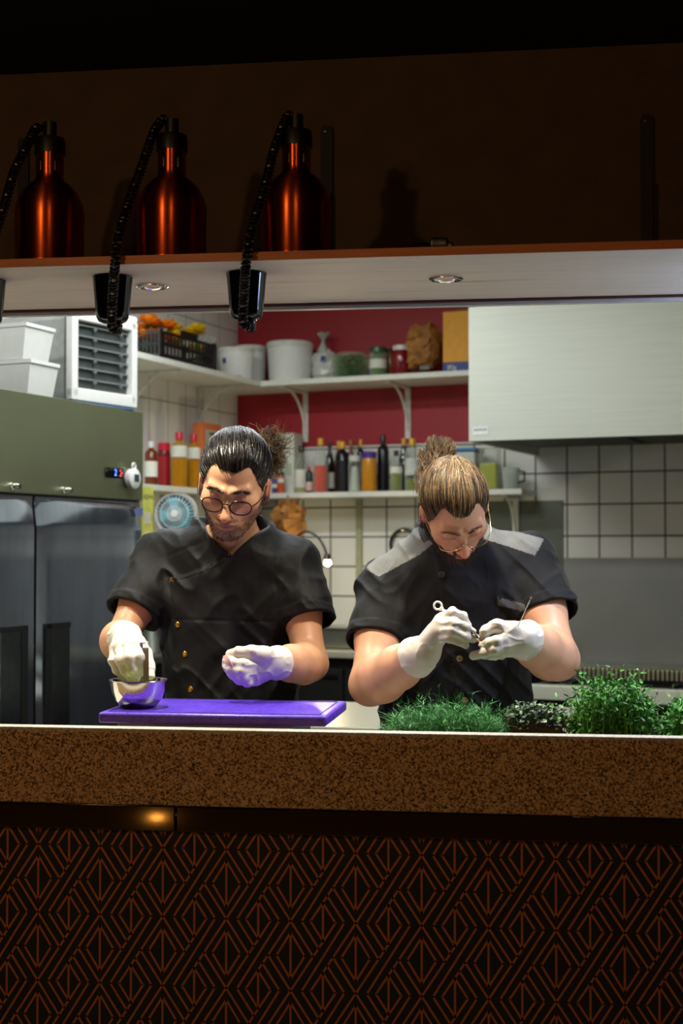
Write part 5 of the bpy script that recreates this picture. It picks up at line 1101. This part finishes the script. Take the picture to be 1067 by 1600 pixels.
# folded steel tongs held in the bowl
STEELT = mat('dark tong steel', '6e6a60', .35, .9)
T_ = wpts((150, 960), 6.4, [(472, 286, 2.945), (500, 330, 2.925), (502, 690, 2.915), (442, 330, 2.965), (455, 690, 2.935)]); tg_ = thing('tongs', 'slim folded steel tongs held upright in the mixing bowl', 'tongs', T_[2])
def strip(m, pts, wd, th, side):
    V = []; Fs = []; side = Vector(side).normalized()
    for i, p in enumerate(pts):
        t_ = (pts[min(i+1, len(pts)-1)]-pts[max(0, i-1)]).normalized(); n_ = t_.cross(side).normalized(); w_ = wd[i] if isinstance(wd, (list, tuple)) else wd
        V += [p+side*w_/2+n_*th/2, p-side*w_/2+n_*th/2, p-side*w_/2-n_*th/2, p+side*w_/2-n_*th/2]
    for i in range(len(pts)-1):
        for k in range(4): j = (k+1) % 4; Fs.append((4*i+k, 4*i+j, 4*i+4+j, 4*i+4+k))
    Fs += [(3, 2, 1, 0), tuple(4*len(pts)-4+k for k in range(4))]; return m.add(V, Fs)
o_ = T_[2]; q = [p-o_ for p in T_]; tip = Vector((0, 0, -.03))
m = strip(MB(), smooth([q[2]+tip, q[2], q[1], q[0]+Vector((.004, 0, 0))], 2), .0115, .0014, (1., .25, 0)); m.build('tong_arm', STEELT, tg_)
m = strip(MB(), smooth([q[4]+tip, q[4], q[3], q[0]-Vector((.004, 0, 0))], 2), .0115, .0014, (1., .25, 0)); m.build('tong_arm', STEELT, tg_)
MB().tube([q[0]+Vector((-.006, -.004, 0)), q[0]+Vector((.008, .006, 0))], .0035, 12).build('tong_hinge', STEEL, tg_)
# ring-handled tool
T_ = wpts((640, 920), 4.48, [(197, 118, 3.035), (226, 144, 3.03), (258, 170, 3.025), (448, 316, 2.992), (484, 350, 2.986)]); o_ = T_[3]; q = [p-o_ for p in T_]; rt = thing('ring_handled_knife', 'slim tool with white ring handle and dark shaft in gloved fingers', 'tool', o_)
ex = Vector((1, 0, 0)); ez = Vector((0, 0, 1)); m = MB().tube([q[0]+(ex*cos(a)+ez*sin(a))*.0082 for a in (2*pi*k/28 for k in range(28))], .0024, 10, closed=True)
dv = (q[2]-q[0]).normalized(); m.tube([q[0]+dv*.009, q[1]-dv*.002, q[1]+dv*.001, q[2]], [.003, .0062, .0032, .0045], 12); m.build('ring_handle', WHITEP, rt)
MB().tube([q[2], q[3]], .0042, 12).build('shaft', BLACK, rt); MB().tube([q[3], q[3].lerp(q[4], .8), q[4]], [.0052, .0052, .004], 14).build('metal_tip', CHROME, rt)
T_ = wpts((640, 920), 4.48, [(742, 292, 3.012), (765, 245, 3.005), (850, 62, 2.985)]); sk_ = thing('skewer', 'thin steel skewer with round end held upright in a gloved hand', 'skewer', T_[0]); q = [p-T_[0] for p in T_]
MB().tube([q[0], q[1], q[1].lerp(q[2], .75), q[1].lerp(q[2], .76), q[2]], [.0011, .0011, .0009, .0014, .0014], 8).ball(tuple(q[2]), .0022, 10).build('rod', CHROME, sk_)
# pale slice of fish pinched in the other glove
T_ = wpts((330, 980), 4.716, [(100, 208, 3.022), (128, 250, 3.008), (152, 312, 3.012)]); sl = thing('fish_slice', 'small folded pale pink slice pinched in gloved fingertips', 'food slice', T_[1]); q = [p-T_[1] for p in T_]
strip(MB(), smooth([q[0], q[1], q[2]], 2), .0125, .0022, (.75, -.5, .4)).build('slice', mat('pale pink fish', 'dfa99a', .35, 0, .12, 200), sl)
